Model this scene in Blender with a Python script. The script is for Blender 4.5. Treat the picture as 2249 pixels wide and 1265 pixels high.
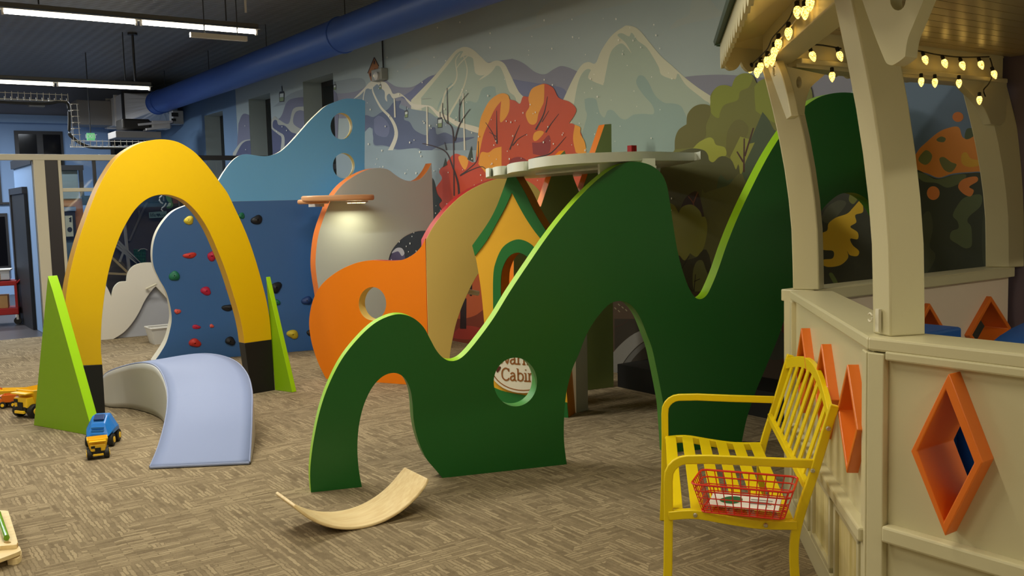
import bpy, bmesh, math, random
from mathutils import Vector, Matrix
from mathutils.geometry import tessellate_polygon

# ------------------------------------------------------------------ camera / light
for o in list(bpy.data.objects): bpy.data.objects.remove(o)
SC = bpy.context.scene
COL = SC.collection
random.seed(7)
H = 1.62; FPX = 2100.0
YAW, PITCH, ROLL = math.radians(35), math.radians(5.1), math.radians(-1.5)
CX, CY = 1124.5, 632.5
FW = Vector((math.sin(YAW)*math.cos(PITCH), math.cos(YAW)*math.cos(PITCH), -math.sin(PITCH)))
R0 = Vector((math.cos(YAW), -math.sin(YAW), 0)); U0 = R0.cross(FW)
RT = R0*math.cos(ROLL) + U0*math.sin(ROLL); UP = -R0*math.sin(ROLL) + U0*math.cos(ROLL)
EYE = Vector((0, 0, H))
cam = bpy.data.cameras.new('camera'); co = bpy.data.objects.new('camera', cam); COL.objects.link(co)
cam.sensor_width = 36; cam.lens = FPX/2249*36; cam.clip_start = .05; cam.clip_end = 100
co.matrix_world = Matrix(((RT.x, UP.x, -FW.x, 0), (RT.y, UP.y, -FW.y, 0), (RT.z, UP.z, -FW.z, H), (0, 0, 0, 1)))
SC.camera = co
SC.view_settings.view_transform = 'Standard'; SC.view_settings.look = 'None'
SC.view_settings.gamma = 1; SC.view_settings.use_curve_mapping = False
SC.view_settings.exposure = -0.25
w = bpy.data.worlds.new('world'); SC.world = w; w.use_nodes = True
w.node_tree.nodes['Background'].inputs[0].default_value = (.05, .05, .06, 1)
w.node_tree.nodes['Background'].inputs[1].default_value = .3

WX = 5.90; YP = 14.05; YF = 22.0; ZC = 4.25; XL = -5.0; YB = -4.5
WARM = (1.0, .91, .66); COOL = (.84, .92, 1.0); NEUT = (1.0, .95, .80)
def area(name, loc, sx, sy, power, col, rot=(0, 0, 0)):
    l = bpy.data.lights.new(name, 'AREA'); l.shape = 'RECTANGLE'; l.size = sx; l.size_y = sy
    l.energy = power; l.color = col
    o = bpy.data.objects.new(name, l); COL.objects.link(o); o.location = loc; o.rotation_euler = rot
    return o
# tube fixtures: (x0, y, z, colour, power); the first two are in the frame
FIX = [(1.45, 10.7, 3.62, NEUT, 120), (1.35, 14.9, 3.45, COOL, 80), (.6, 6.6, 3.62, NEUT, 140), (.6, 2.6, 3.62, WARM, 62),
       (.6, -1.4, 3.62, WARM, 55), (-3.2, 6.6, 3.62, NEUT, 70), (-3.2, 2.6, 3.62, WARM, 60), (-3.2, 10.85, 3.62, NEUT, 60),
       (3.0, -2.4, 3.62, WARM, 130)]  # unseen fixture, added to brighten the inside of the gazebo
for i, (x, y, z, c, p) in enumerate(FIX):
    area('tube_lamp', (x+1.25, y, z-.08), 2.4, .14, p, c)
area('hall_fill', (2.6, 18.6, 3.6), 2.4, .3, 200, COOL)  # unseen fill lamps without fixtures, added to brighten the hall
area('hall_fill', (-.4, 17.0, 3.9), 2.4, .3, 330, COOL)

# ------------------------------------------------------------------ materials
def lin(c):
    c = c/255.0
    return c/12.92 if c <= .04045 else ((c+.055)/1.055)**2.4
def rgb(c): return (lin(c[0]), lin(c[1]), lin(c[2]), 1)
MATS = {}
def mat(name, c, rough=.5, metal=0, spec=.5, emit=0, bump=0, bscale=200, var=0, vscale=3, alpha=1, ior=None):
    key = name
    if key in MATS: return MATS[key]
    m = bpy.data.materials.new(name); m.use_nodes = True
    nt = m.node_tree; b = nt.nodes['Principled BSDF']
    b.inputs['Base Color'].default_value = rgb(c); b.inputs['Roughness'].default_value = rough
    b.inputs['Metallic'].default_value = metal; b.inputs['Specular IOR Level'].default_value = spec
    if emit:
        b.inputs['Emission Color'].default_value = rgb(c); b.inputs['Emission Strength'].default_value = emit
    if alpha < 1: b.inputs['Alpha'].default_value = alpha
    tc = None
    if bump or var:
        tc = nt.nodes.new('ShaderNodeTexCoord')
    if bump:
        n = nt.nodes.new('ShaderNodeTexNoise'); n.inputs['Scale'].default_value = bscale; n.inputs['Detail'].default_value = 3
        bp = nt.nodes.new('ShaderNodeBump'); bp.inputs['Strength'].default_value = bump; bp.inputs['Distance'].default_value = .002
        nt.links.new(tc.outputs['Object'], n.inputs[0]); nt.links.new(n.outputs[0], bp.inputs['Height'])
        nt.links.new(bp.outputs[0], b.inputs['Normal'])
    if var:
        n = nt.nodes.new('ShaderNodeTexNoise'); n.inputs['Scale'].default_value = vscale; n.inputs['Detail'].default_value = 4
        mx = nt.nodes.new('ShaderNodeMix'); mx.data_type = 'RGBA'
        mx.inputs[6].default_value = tuple(v*(1-var) for v in rgb(c)[:3])+(1,)
        mx.inputs[7].default_value = tuple(min(1, v*(1+var)) for v in rgb(c)[:3])+(1,)
        nt.links.new(tc.outputs['Object'], n.inputs[0]); nt.links.new(n.outputs[0], mx.inputs[0])
        nt.links.new(mx.outputs[2], b.inputs['Base Color'])
    MATS[key] = m
    return m
def wood(name, c1, c2, scale=(1, 14, 14), rough=.5, rot=0):
    m = bpy.data.materials.new(name); m.use_nodes = True; nt = m.node_tree; b = nt.nodes['Principled BSDF']
    tc = nt.nodes.new('ShaderNodeTexCoord'); mp = nt.nodes.new('ShaderNodeMapping'); mp.inputs['Scale'].default_value = scale
    mp.inputs['Rotation'].default_value = (0, 0, rot)
    n = nt.nodes.new('ShaderNodeTexNoise'); n.inputs['Scale'].default_value = 3; n.inputs['Detail'].default_value = 5
    r = nt.nodes.new('ShaderNodeValToRGB'); r.color_ramp.elements[0].color = rgb(c1); r.color_ramp.elements[1].color = rgb(c2)
    r.color_ramp.elements[0].position = .35; r.color_ramp.elements[1].position = .65
    nt.links.new(tc.outputs['Object'], mp.inputs[0]); nt.links.new(mp.outputs[0], n.inputs[0]); nt.links.new(n.outputs[0], r.inputs[0])
    nt.links.new(r.outputs[0], b.inputs['Base Color']); b.inputs['Roughness'].default_value = rough
    return m

# ------------------------------------------------------------------ geometry helpers
def ray(x, y): return RT*(x-CX) - UP*(y-CY) + FW*FPX
def atz(x, y, z=0.0):
    d = ray(x, y); return EYE + d*((z-H)/d.z)
def aty(x, y, Y):
    d = ray(x, y); return EYE + d*(Y/d.y)
def atx(x, y, X):
    d = ray(x, y); return EYE + d*(X/d.x)
class Plane:            # vertical plane through two floor points, a -> b runs left to right as seen from the front
    def __init__(s, a, b):
        s.o = Vector((a[0], a[1], 0)); s.ex = (Vector((b[0], b[1], 0))-s.o).normalized(); s.n = Vector((s.ex.y, -s.ex.x, 0))
    def uv(s, x, y):
        d = ray(x, y); p = EYE + d*((s.o-EYE).dot(s.n)/d.dot(s.n)); return ((p-s.o).dot(s.ex), p.z)
    def w(s, u, v, d=0): return s.o + s.ex*u + Vector((0, 0, v)) - s.n*d     # d = depth behind the front
def cr(pts, seg=6, closed=True):
    """pts (u,v[,sharp]) -> smoothed polyline; sharp nodes break the spline"""
    n = len(pts); sh = [len(p) > 2 and p[2] for p in pts]
    def spl(P, cl):
        out = []; m = len(P)
        for i in range(m if cl else m-1):
            g = lambda k: P[k % m] if cl else P[max(0, min(m-1, k))]
            a, b, c, d = g(i-1), g(i), g(i+1), g(i+2)
            for k in range(seg):
                t = k/seg
                out.append(tuple(.5*((2*b[j])+(-a[j]+c[j])*t+(2*a[j]-5*b[j]+4*c[j]-d[j])*t*t+(-a[j]+3*b[j]-3*c[j]+d[j])*t**3) for j in range(len(b[:2]) if len(b) < 4 else 3)))
        return out
    P = [p[:2] for p in pts]
    if closed and not any(sh): return spl(P, True)
    if closed:
        s = sh.index(next(x for x in sh if x)); P = P[s:]+P[:s]; sh = sh[s:]+sh[:s]; P.append(P[0]); sh.append(1)
    out = []; cur = [P[0]]
    for i in range(1, len(P)):
        cur.append(P[i])
        if sh[i] or i == len(P)-1:
            out += [cur[0]] if len(cur) == 2 else spl(cur, False)
            cur = [P[i]]
    if not closed: out.append(P[-1])
    return out
def cr3(P, seg=6):
    out = []; m = len(P)
    for i in range(m-1):
        a, b, c, d = P[max(0, i-1)], P[i], P[i+1], P[min(m-1, i+2)]
        for k in range(seg):
            t = k/seg; out.append(.5*((2*b)+(-a+c)*t+(2*a-5*b+4*c-d)*t*t+(-a+3*b-3*c+d)*t**3))
    out.append(P[-1]); return out
def pxuv(pl, pts):
    out = []
    for p in pts:
        u, v = pl.uv(p[0], p[1])
        f = p[2] if len(p) > 2 else 0
        if f == 2: v = 0.0
        out.append((u, max(v, 0.0), f))
    return out
def ell(cx, cy, rx, ry, n=28): return [(cx+rx*math.cos(t*2*math.pi/n), cy+ry*math.sin(t*2*math.pi/n)) for t in range(n)]
def worldloc(o):
    v = Vector((0, 0, 0))
    while o: v += o.location; o = o.parent
    return v
class MB:
    def __init__(s): s.v = []; s.f = []; s.m = []; s.mats = []
    def mi(s, m):
        if m not in s.mats: s.mats.append(m)
        return s.mats.index(m)
    def face(s, vs, m):
        k = len(s.v); s.v += [Vector(v) for v in vs]; s.f.append(tuple(range(k, k+len(vs)))); s.m.append(s.mi(m)); return s
    def box(s, c, d, m, ax=None, bev=0):
        ax = ax or (Vector((1, 0, 0)), Vector((0, 1, 0)), Vector((0, 0, 1))); c = Vector(c); k = len(s.v)
        for i in (-1, 1):
            for j in (-1, 1):
                for l in (-1, 1): s.v.append(c+ax[0]*(i*d[0]/2)+ax[1]*(j*d[1]/2)+ax[2]*(l*d[2]/2))
        for f in ((0, 1, 3, 2), (4, 6, 7, 5), (0, 4, 5, 1), (2, 3, 7, 6), (0, 2, 6, 4), (1, 5, 7, 3)): s.f.append(tuple(k+q for q in f)); s.m.append(s.mi(m))
        return s
    def box2(s, a, b, m): return s.box(((a[0]+b[0])/2, (a[1]+b[1])/2, (a[2]+b[2])/2), (abs(b[0]-a[0]), abs(b[1]-a[1]), abs(b[2]-a[2])), m)
    def beam(s, a, b, wd, ht, m, up=Vector((0, 0, 1))):
        a = Vector(a); b = Vector(b); d = b-a; x = d.normalized(); y = up.cross(x)
        y = Vector((1, 0, 0)) if y.length < 1e-4 else y.normalized(); z = x.cross(y)
        return s.box((a+b)/2, (d.length, wd, ht), m, (x, y, z))
    def sweep(s, path, prof, m, closed=False, up=Vector((0, 0, 1)), cap=True, scale=None, frames=None):
        path = [Vector(p) for p in path]; n = len(path); k0 = len(s.v); q = len(prof)
        for i, p in enumerate(path):
            a = path[(i-1) % n if closed else max(0, i-1)]; b = path[(i+1) % n if closed else min(n-1, i+1)]
            t = (b-a).normalized(); x = t.cross(up)
            x = Vector((1, 0, 0)) if x.length < 1e-3 else x.normalized(); y = x.cross(t)
            sc = scale[i] if scale else 1
            for (e, g) in prof: s.v.append(p+x*e*sc+y*g*sc)
        mi = s.mi(m)
        for i in range(n if closed else n-1):
            a = k0+i*q; b = k0+((i+1) % n)*q
            for j in range(q): s.f.append((a+j, a+(j+1) % q, b+(j+1) % q, b+j)); s.m.append(mi)
        if cap and not closed:
            s.f.append(tuple(k0+j for j in range(q))[::-1]); s.m.append(mi); s.f.append(tuple(k0+(n-1)*q+j for j in range(q))); s.m.append(mi)
        return s
    def tube(s, path, r, m, n=8, **k): return s.sweep(path, [(r*math.cos(2*math.pi*i/n), r*math.sin(2*math.pi*i/n)) for i in range(n)], m, **k)
    def cyl(s, a, b, r, m, n=20, r2=None):
        a = Vector(a); b = Vector(b); up = Vector((0, 0, 1)) if abs((b-a).normalized().z) < .9 else Vector((0, 1, 0))
        return s.tube([a, b], r, m, n=n, up=up, scale=[1, (r2/r if r2 is not None else 1)])
    def lathe(s, o, prof, m, ax=Vector((0, 0, 1)), n=20):
        o = Vector(o); ax = Vector(ax).normalized(); x = ax.orthogonal().normalized(); y = ax.cross(x); k = len(s.v); mi = s.mi(m)
        for (r, h) in prof:
            for i in range(n): t = 2*math.pi*i/n; s.v.append(o+ax*h+(x*math.cos(t)+y*math.sin(t))*r)
        for j in range(len(prof)-1):
            for i in range(n): s.f.append((k+j*n+i, k+j*n+(i+1) % n, k+(j+1)*n+(i+1) % n, k+(j+1)*n+i)); s.m.append(mi)
        s.f.append(tuple(k+i for i in range(n))[::-1]); s.m.append(mi); s.f.append(tuple(k+(len(prof)-1)*n+i for i in range(n))); s.m.append(mi)
        return s
    def prism(s, outer, holes, fn, th, mf, me, mh=None, mb=None):
        """outer/holes: uv loops (already smoothed); fn(u,v,d) -> world"""
        mb = mb or mf; mh = mh or me
        loops = [outer]+holes
        if holes:
            tri = tessellate_polygon([[Vector((p[0], p[1], 0)) for p in L] for L in loops])
            flat = [p for L in loops for p in L]
            k = len(s.v); s.v += [fn(p[0], p[1], 0) for p in flat]; k2 = len(s.v); s.v += [fn(p[0], p[1], th) for p in flat]
            for t in tri: s.f.append(tuple(k+i for i in t)); s.m.append(s.mi(mf)); s.f.append(tuple(k2+i for i in t)[::-1]); s.m.append(s.mi(mb))
            off = 0
            for li, L in enumerate(loops):
                n = len(L)
                for i in range(n):
                    j = (i+1) % n; s.f.append((k+off+i, k+off+j, k2+off+j, k2+off+i)); s.m.append(s.mi((me(L[i], L[j]) if callable(me) else me) if li == 0 else mh))
                off += n
        else:
            n = len(outer); k = len(s.v); s.v += [fn(p[0], p[1], 0) for p in outer]; k2 = len(s.v); s.v += [fn(p[0], p[1], th) for p in outer]
            s.f.append(tuple(range(k, k+n))); s.m.append(s.mi(mf))
            if th:
                s.f.append(tuple(range(k2, k2+n))[::-1]); s.m.append(s.mi(mb))
                for i in range(n): j = (i+1) % n; s.f.append((k+i, k+j, k2+j, k2+i)); s.m.append(s.mi(me))
        return s
    def build(s, name, parent=None, smooth=False, bevel=0, bseg=2, ang=35, sub=0, solid=0, recalc=True, merge=False):
        me = bpy.data.meshes.new(name)
        off = worldloc(parent) if parent else None
        if parent is None:
            lo = Vector((min(v.x for v in s.v), min(v.y for v in s.v), min(v.z for v in s.v))); hi = Vector((max(v.x for v in s.v), max(v.y for v in s.v), max(v.z for v in s.v)))
            off = Vector(((lo.x+hi.x)/2, (lo.y+hi.y)/2, lo.z))
        me.from_pydata([tuple(v-off) for v in s.v], [], s.f)
        for m in s.mats: me.materials.append(m)
        me.polygons.foreach_set('material_index', s.m)
        if recalc or merge:
            bm = bmesh.new(); bm.from_mesh(me)
            if merge: bmesh.ops.remove_doubles(bm, verts=bm.verts, dist=1e-5)
            if recalc: bmesh.ops.recalc_face_normals(bm, faces=bm.faces)
            bm.to_mesh(me); bm.free()
        if smooth:
            me.polygons.foreach_set('use_smooth', [True]*len(me.polygons)); me.set_sharp_from_angle(angle=math.radians(ang))
        o = bpy.data.objects.new(name, me); COL.objects.link(o)
        if parent: o.parent = parent
        else: o.location = off
        if solid:
            q = o.modifiers.new('solid', 'SOLIDIFY'); q.thickness = solid; q.offset = 0
        if bevel:
            q = o.modifiers.new('bevel', 'BEVEL'); q.width = bevel; q.segments = bseg; q.limit_method = 'ANGLE'; q.angle_limit = math.radians(45)
        if sub:
            q = o.modifiers.new('sub', 'SUBSURF'); q.levels = sub; q.render_levels = sub
        return o
def tag(o, label=None, cat=None, group=None, kind=None):
    if label: o['label'] = label
    if cat: o['category'] = cat
    if group: o['group'] = group
    if kind: o['kind'] = kind
    return o
def thing(name, loc, label, cat, group=None):
    o = bpy.data.objects.new(name, None); COL.objects.link(o); o.location = loc; o.empty_display_size = .1
    return tag(o, label, cat, group)
def slab(name, pl, pts, th, mf, me, parent=None, holes=(), mh=None, seg=6, bevel=.003, depth=0, raw=False, smooth=True):
    outer = cr(pxuv(pl, pts), seg); hs = [cr(pxuv(pl, h), 3) for h in holes]
    b = MB().prism(outer, hs, lambda u, v, d: pl.w(u, v, d+depth), th, mf, me, mh)
    return b.build(name, parent, smooth=smooth, bevel=bevel)
def struct(o, label=None, cat=None): o['kind'] = 'structure'; return tag(o, label, cat)
def text(name, s, size, pl_fn, m, parent, ext=.001):
    cu = bpy.data.curves.new(name, 'FONT'); cu.body = s; cu.size = size; cu.align_x = 'CENTER'; cu.align_y = 'CENTER'; cu.extrude = ext; cu.offset = .0006
    t = bpy.data.objects.new('tmp', cu); COL.objects.link(t); bpy.context.view_layer.update()
    me = bpy.data.meshes.new_from_object(t); bpy.data.objects.remove(t)
    off = worldloc(parent)
    for v in me.vertices: v.co = pl_fn(v.co.x, v.co.y, v.co.z)-off
    me.materials.clear(); me.materials.append(m)
    o = bpy.data.objects.new(name, me); COL.objects.link(o); o.parent = parent; return o

# shared materials
M_wall = mat('cream_wall_paint', (200, 196, 178), .6)
M_white = mat('cream_gloss_paint', (208, 200, 164), .38, bump=.15, bscale=60)
M_black = mat('black_laminate', (14, 14, 15), .45)
M_dark = mat('dark_metal', (38, 36, 38), .45)
M_yellow = mat('yellow_laminate', (216, 174, 0), .38)
M_yellow2 = mat('dull_yellow_edge', (205, 155, 30), .45)
M_green = mat('green_laminate', (20, 92, 32), .38)
M_lime = mat('lime_edge_laminate', (160, 215, 20), .38)
M_lime2 = mat('lime_laminate', (126, 168, 8), .42)
M_orange = mat('orange_laminate', (235, 125, 0), .4)
M_orange2 = mat('orange_edge_laminate', (236, 130, 50), .42)
M_gray = mat('grey_laminate', (194, 206, 208), .4)
M_sky = mat('sky_blue_laminate', (104, 180, 240), .4)
M_blue = mat('deep_blue_laminate', (56, 106, 172), .45)
M_edge = mat('ivory_edge_laminate', (225, 220, 200), .45)
M_tan = mat('tan_laminate', (238, 208, 118), .42)
M_red = mat('red_edge_laminate', (190, 30, 25), .4)
M_house = mat('house_yellow_laminate', (240, 180, 45), .42)
M_hgreen = mat('house_green_laminate', (30, 115, 50), .42)
M_brown = mat('house_edge_amber', (214, 132, 24), .45)
M_olive = mat('olive_laminate', (124, 142, 86), .45)
M_lav = mat('lavender_vinyl', (132, 146, 186), .55, spec=.3)
M_grayv = mat('grey_vinyl', (204, 204, 202), .3, spec=.6)
M_bluepaint = mat('blue_wall_paint', (140, 170, 210), .6)
M_cream = mat('cream_frame_paint', (206, 196, 172), .5)
M_galv = mat('galvanised_steel', (205, 200, 196), .45, metal=.05)
M_duct = mat('blue_duct_paint', (52, 88, 170), .45)
M_glassdark = mat('dark_window_glass', (12, 13, 17), .12)
M_rubber = mat('black_rubber', (18, 18, 18), .6)
def glass():
    m = bpy.data.materials.new('clear_glass'); m.use_nodes = True; nt = m.node_tree; nt.nodes.clear()
    o = nt.nodes.new('ShaderNodeOutputMaterial'); mx = nt.nodes.new('ShaderNodeMixShader'); t = nt.nodes.new('ShaderNodeBsdfTransparent'); g = nt.nodes.new('ShaderNodeBsdfGlossy')
    g.inputs['Roughness'].default_value = .03; t.inputs[0].default_value = (.86, .88, .9, 1); mx.inputs[0].default_value = .07
    nt.links.new(t.outputs[0], mx.inputs[1]); nt.links.new(g.outputs[0], mx.inputs[2]); nt.links.new(mx.outputs[0], o.inputs[0]); return m
M_glass = glass()

# ------------------------------------------------------------------ room shell
def carpet():
    m = bpy.data.materials.new('woven_beige_carpet'); m.use_nodes = True; nt = m.node_tree; b = nt.nodes['Principled BSDF']; N = nt.nodes.new; L = nt.links.new
    tc = N('ShaderNodeTexCoord'); cols = []
    def brick(rot, sx, sy, seed):
        mp = N('ShaderNodeMapping'); mp.inputs['Rotation'].default_value = (0, 0, rot); mp.inputs['Location'].default_value = (seed, seed*1.7, 0)
        L(tc.outputs['Object'], mp.inputs[0])
        dn = N('ShaderNodeTexNoise'); dn.inputs['Scale'].default_value = 22; L(mp.outputs[0], dn.inputs[0])
        add = N('ShaderNodeVectorMath'); add.operation = 'MULTIPLY_ADD'; add.inputs[1].default_value = (.022, .022, 0); L(dn.outputs['Color'], add.inputs[0]); L(mp.outputs[0], add.inputs[2])
        br = N('ShaderNodeTexBrick'); br.inputs['Scale'].default_value = 1; br.inputs['Brick Width'].default_value = sx; br.inputs['Row Height'].default_value = sy
        br.inputs['Mortar Size'].default_value = .004; br.inputs['Mortar Smooth'].default_value = .6
        br.inputs['Color1'].default_value = (0, 0, 0, 1); br.inputs['Color2'].default_value = (1, 1, 1, 1); br.inputs['Mortar'].default_value = (.1, .1, .1, 1)
        br.offset = .37; br.squash = 1.0; L(add.outputs[0], br.inputs[0]); return br
    b1 = brick(0, .13, .022, .3); b2 = brick(math.pi/2, .15, .021, 3.1)
    vo = N('ShaderNodeTexVoronoi'); vo.distance = 'CHEBYCHEV'; vo.inputs['Scale'].default_value = 4.5; vo.inputs['Randomness'].default_value = .7; L(tc.outputs['Object'], vo.inputs[0])
    sep = N('ShaderNodeSeparateColor'); L(vo.outputs['Color'], sep.inputs[0]); gt = N('ShaderNodeMath'); gt.operation = 'GREATER_THAN'; gt.inputs[1].default_value = .48; L(sep.outputs[0], gt.inputs[0])
    mx = N('ShaderNodeMix'); mx.data_type = 'RGBA'; L(gt.outputs[0], mx.inputs[0]); L(b1.outputs[0], mx.inputs[6]); L(b2.outputs[0], mx.inputs[7])
    n2 = N('ShaderNodeTexNoise'); n2.inputs['Scale'].default_value = 9; n2.inputs['Detail'].default_value = 6; n2.inputs['Roughness'].default_value = .75; L(tc.outputs['Object'], n2.inputs[0])
    mx2 = N('ShaderNodeMix'); mx2.data_type = 'RGBA'; mx2.inputs[0].default_value = .52; L(mx.outputs[2], mx2.inputs[6]); L(n2.outputs[0], mx2.inputs[7])
    r = N('ShaderNodeValToRGB'); e = r.color_ramp.elements; e[0].position = .22; e[0].color = rgb((122, 107, 85)); e[1].position = .75; e[1].color = rgb((174, 157, 127)); L(mx2.outputs[2], r.inputs[0])
    n3 = N('ShaderNodeTexNoise'); n3.inputs['Scale'].default_value = 260; n3.inputs['Detail'].default_value = 2; L(tc.outputs['Object'], n3.inputs[0])
    mul = N('ShaderNodeMix'); mul.data_type = 'RGBA'; mul.blend_type = 'MULTIPLY'; mul.inputs[0].default_value = .55; L(r.outputs[0], mul.inputs[6])
    r3 = N('ShaderNodeValToRGB'); r3.color_ramp.elements[0].position = .3; r3.color_ramp.elements[0].color = (.45, .45, .45, 1); r3.color_ramp.elements[1].position = .6; L(n3.outputs[0], r3.inputs[0]); L(r3.outputs[0], mul.inputs[7])
    L(mul.outputs[2], b.inputs['Base Color']); b.inputs['Roughness'].default_value = .95; b.inputs['Specular IOR Level'].default_value = .1
    bp = N('ShaderNodeBump'); bp.inputs['Strength'].default_value = .5; bp.inputs['Distance'].default_value = .004; L(mx2.outputs[2], bp.inputs['Height'])
    L(bp.outputs[0], b.inputs['Normal'])
    return m
M_carpet = carpet()
fl = MB().box2((XL, YB, -.1), (WX, YP-.02, 0), M_carpet).build('floor'); struct(fl)
M_hallfloor = mat('dark_hall_floor', (70, 66, 68), .35, var=.25, vscale=2)
struct(MB().box2((XL, YP-.02, -.1), (WX, YF+.3, -.004), M_hallfloor).build('floor'))
def tin():
    m = bpy.data.materials.new('dark_tin_ceiling'); m.use_nodes = True; nt = m.node_tree; b = nt.nodes['Principled BSDF']; N = nt.nodes.new; L = nt.links.new
    b.inputs['Base Color'].default_value = rgb((124, 120, 114)); b.inputs['Roughness'].default_value = .42
    tc = N('ShaderNodeTexCoord'); sep = N('ShaderNodeSeparateXYZ'); L(tc.outputs['Object'], sep.inputs[0])
    def sn(sock, f):
        a = N('ShaderNodeMath'); a.operation = 'MULTIPLY'; a.inputs[1].default_value = f; L(sock, a.inputs[0]); s = N('ShaderNodeMath'); s.operation = 'SINE'; L(a.outputs[0], s.inputs[0]); return s
    def mul(a, c):
        q = N('ShaderNodeMath'); q.operation = 'MULTIPLY'; L(a.outputs[0], q.inputs[0]); L(c.outputs[0], q.inputs[1]); return q
    a = mul(sn(sep.outputs[0], 2*math.pi/.30), sn(sep.outputs[1], 2*math.pi/.10)); c = sn(sep.outputs[0], 2*math.pi/.15)
    ad = N('ShaderNodeMath'); ad.operation = 'MULTIPLY_ADD'; ad.inputs[1].default_value = .3; L(c.outputs[0], ad.inputs[0]); L(a.outputs[0], ad.inputs[2])
    bp = N('ShaderNodeBump'); bp.inputs['Strength'].default_value = .7; bp.inputs['Distance'].default_value = .012; L(ad.outputs[0], bp.inputs['Height']); L(bp.outputs[0], b.inputs['Normal'])
    return m
M_tin = tin()
struct(MB().box2((XL, YB, ZC), (WX, YF+.3, ZC+.1), M_tin).build('ceiling'))
struct(MB().box2((XL-.15, YB, 0), (XL, YF, ZC), M_wall).build('wall_left'))
struct(MB().box2((XL, YB-.15, 0), (WX, YB, ZC), M_wall).build('wall_back'))
# far blue wall with cornice and dark windows
wf = MB().box2((XL, YF, 0), (WX+.4, YF+.2, ZC), M_bluepaint).build('wall_front'); struct(wf)
MB().box2((XL, YF-.16, 3.66), (WX, YF, ZC), mat('grey_cornice_paint', (120, 128, 150), .6)).build('cornice', wf)
MB().box2((XL, YF-.22, 3.50), (WX, YF, 3.66), M_bluepaint).build('cornice_band', wf)
def farwin(x0, y0, x1, y1, nb=1):
    a = aty(x0, y0, YF); b = aty(x1, y1, YF)
    f = MB().box2((a.x, YF-.05, b.z), (b.x, YF+.01, a.z), M_dark).build('window_1'); struct(f)
    dx = (b.x-a.x)/nb
    for i in range(nb):
        MB().box2((a.x+.07+i*dx, YF-.06, b.z+.07), (a.x+(i+1)*dx-.05, YF-.045, a.z-.07), M_glassdark).build('pane', f)
farwin(30, 287, 145, 420, 2); farwin(-90, 295, 5, 450); farwin(-60, 470, 24, 590); farwin(240, 290, 330, 420); 
# mural wall with three deep window recesses
PW = Plane((WX, 10), (WX, 0))
holes = []; WIN = []
for (xa, xb, yt) in ((448, 489, 243), (545, 593, 204), (664, 731, 160)):
    u0, _ = PW.uv(xa, yt); u1, z1 = PW.uv(xb, yt); z1 = min(z1, 3.55)
    WIN.append((u0, u1, .95, z1)); holes.append([(u0, .95), (u1, .95), (u1, z1), (u0, z1)])
M_mural = mat('mural_sky_blue_grey', (172, 184, 182), .6, var=.10, vscale=.7)
ulo, uhi = 10-YF, 10-YB
wr = MB().prism([(ulo, 0), (uhi, 0), (uhi, ZC), (ulo, ZC)], holes, PW.w, .42, M_mural, M_mural, M_mural).build('wall_right'); struct(wr)
for (u0, u1, z0, z1) in WIN:
    a = PW.w(u0, z0, .30); b = PW.w(u1, z1, .34)
    f = MB().box2(a, b, M_dark).build('window_2'); struct(f)
    MB().box2(PW.w(u0+.08, z0+.08, .29), PW.w(u1-.08, (z0+z1)/2-.04, .30), M_glassdark).build('pane', f)
    MB().box2(PW.w(u0+.08, (z0+z1)/2+.04, .29), PW.w(u1-.08, z1-.08, .30), M_glassdark).build('pane', f)
# ------------------------------------------------------------------ mural: painted shapes on the right wall
LAY = [0]
def clip(poly, k, val, keep_less):
    out = []; n = len(poly)
    for i in range(n):
        a, b = poly[i], poly[(i+1) % n]; ia = (a[k] <= val) == keep_less; ib = (b[k] <= val) == keep_less
        if ia: out.append(a)
        if ia != ib:
            t = (val-a[k])/(b[k]-a[k]); out.append((a[0]+(b[0]-a[0])*t, a[1]+(b[1]-a[1])*t))
    return out
def strips(poly):
    """cut a wall shape where the window recesses are"""
    umin = min(p[0] for p in poly); umax = max(p[0] for p in poly); res = []; cur = umin-1
    for (u0, u1, z0, z1) in WIN:
        if u1 < umin or u0 > umax: continue
        q = clip(clip(poly, 0, cur, False), 0, u0, True)
        if len(q) > 2: res.append(q)
        q = clip(clip(clip(poly, 0, u0, False), 0, u1, True), 1, z1, False)
        if len(q) > 2: res.append(q)
        cur = u1
    q = clip(poly, 0, cur, False)
    if len(q) > 2: res.append(q)
    return res
def paint(name, col, pts, smooth=True, rough=.6, b=None, raw=False):
    LAY[0] += 1; d = -.0001*LAY[0]-.0005
    col = tuple(min(245, int(c*1.07+4)) for c in col); m = mat('mural_paint_%d_%d_%d' % col, col, rough)
    uv = pts if raw else [PW.uv(p[0], p[1])+tuple(p[2:]) for p in pts]
    loop = cr(uv, 5) if smooth else [p[:2] for p in uv]
    own = b is None; b = b or MB()
    for q in strips(loop):
        tri = tessellate_polygon([[Vector((p[0], p[1], 0)) for p in q]])
        k = len(b.v); b.v += [PW.w(p[0], p[1], d) for p in q]
        for t in tri: b.f.append(tuple(k+i for i in t)); b.m.append(b.mi(m))
    if own: return b.build(name, wr, recalc=False)
def ribbon(name, col, pts, w0, w1, b=None):
    """pts px centre line, widths in px"""
    c = cr([(p[0], p[1]) for p in pts], 5, closed=False); n = len(c); L = []; R = []
    for i, p in enumerate(c):
        a = c[max(0, i-1)]; e = c[min(n-1, i+1)]; dx, dy = e[0]-a[0], e[1]-a[1]; l = math.hypot(dx, dy) or 1
        wd = (w0+(w1-w0)*i/(n-1))/2; L.append((p[0]-dy/l*wd, p[1]+dx/l*wd)); R.append((p[0]+dy/l*wd, p[1]-dx/l*wd))
    return paint(name, col, L+R[::-1], smooth=False, b=b)
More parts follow.
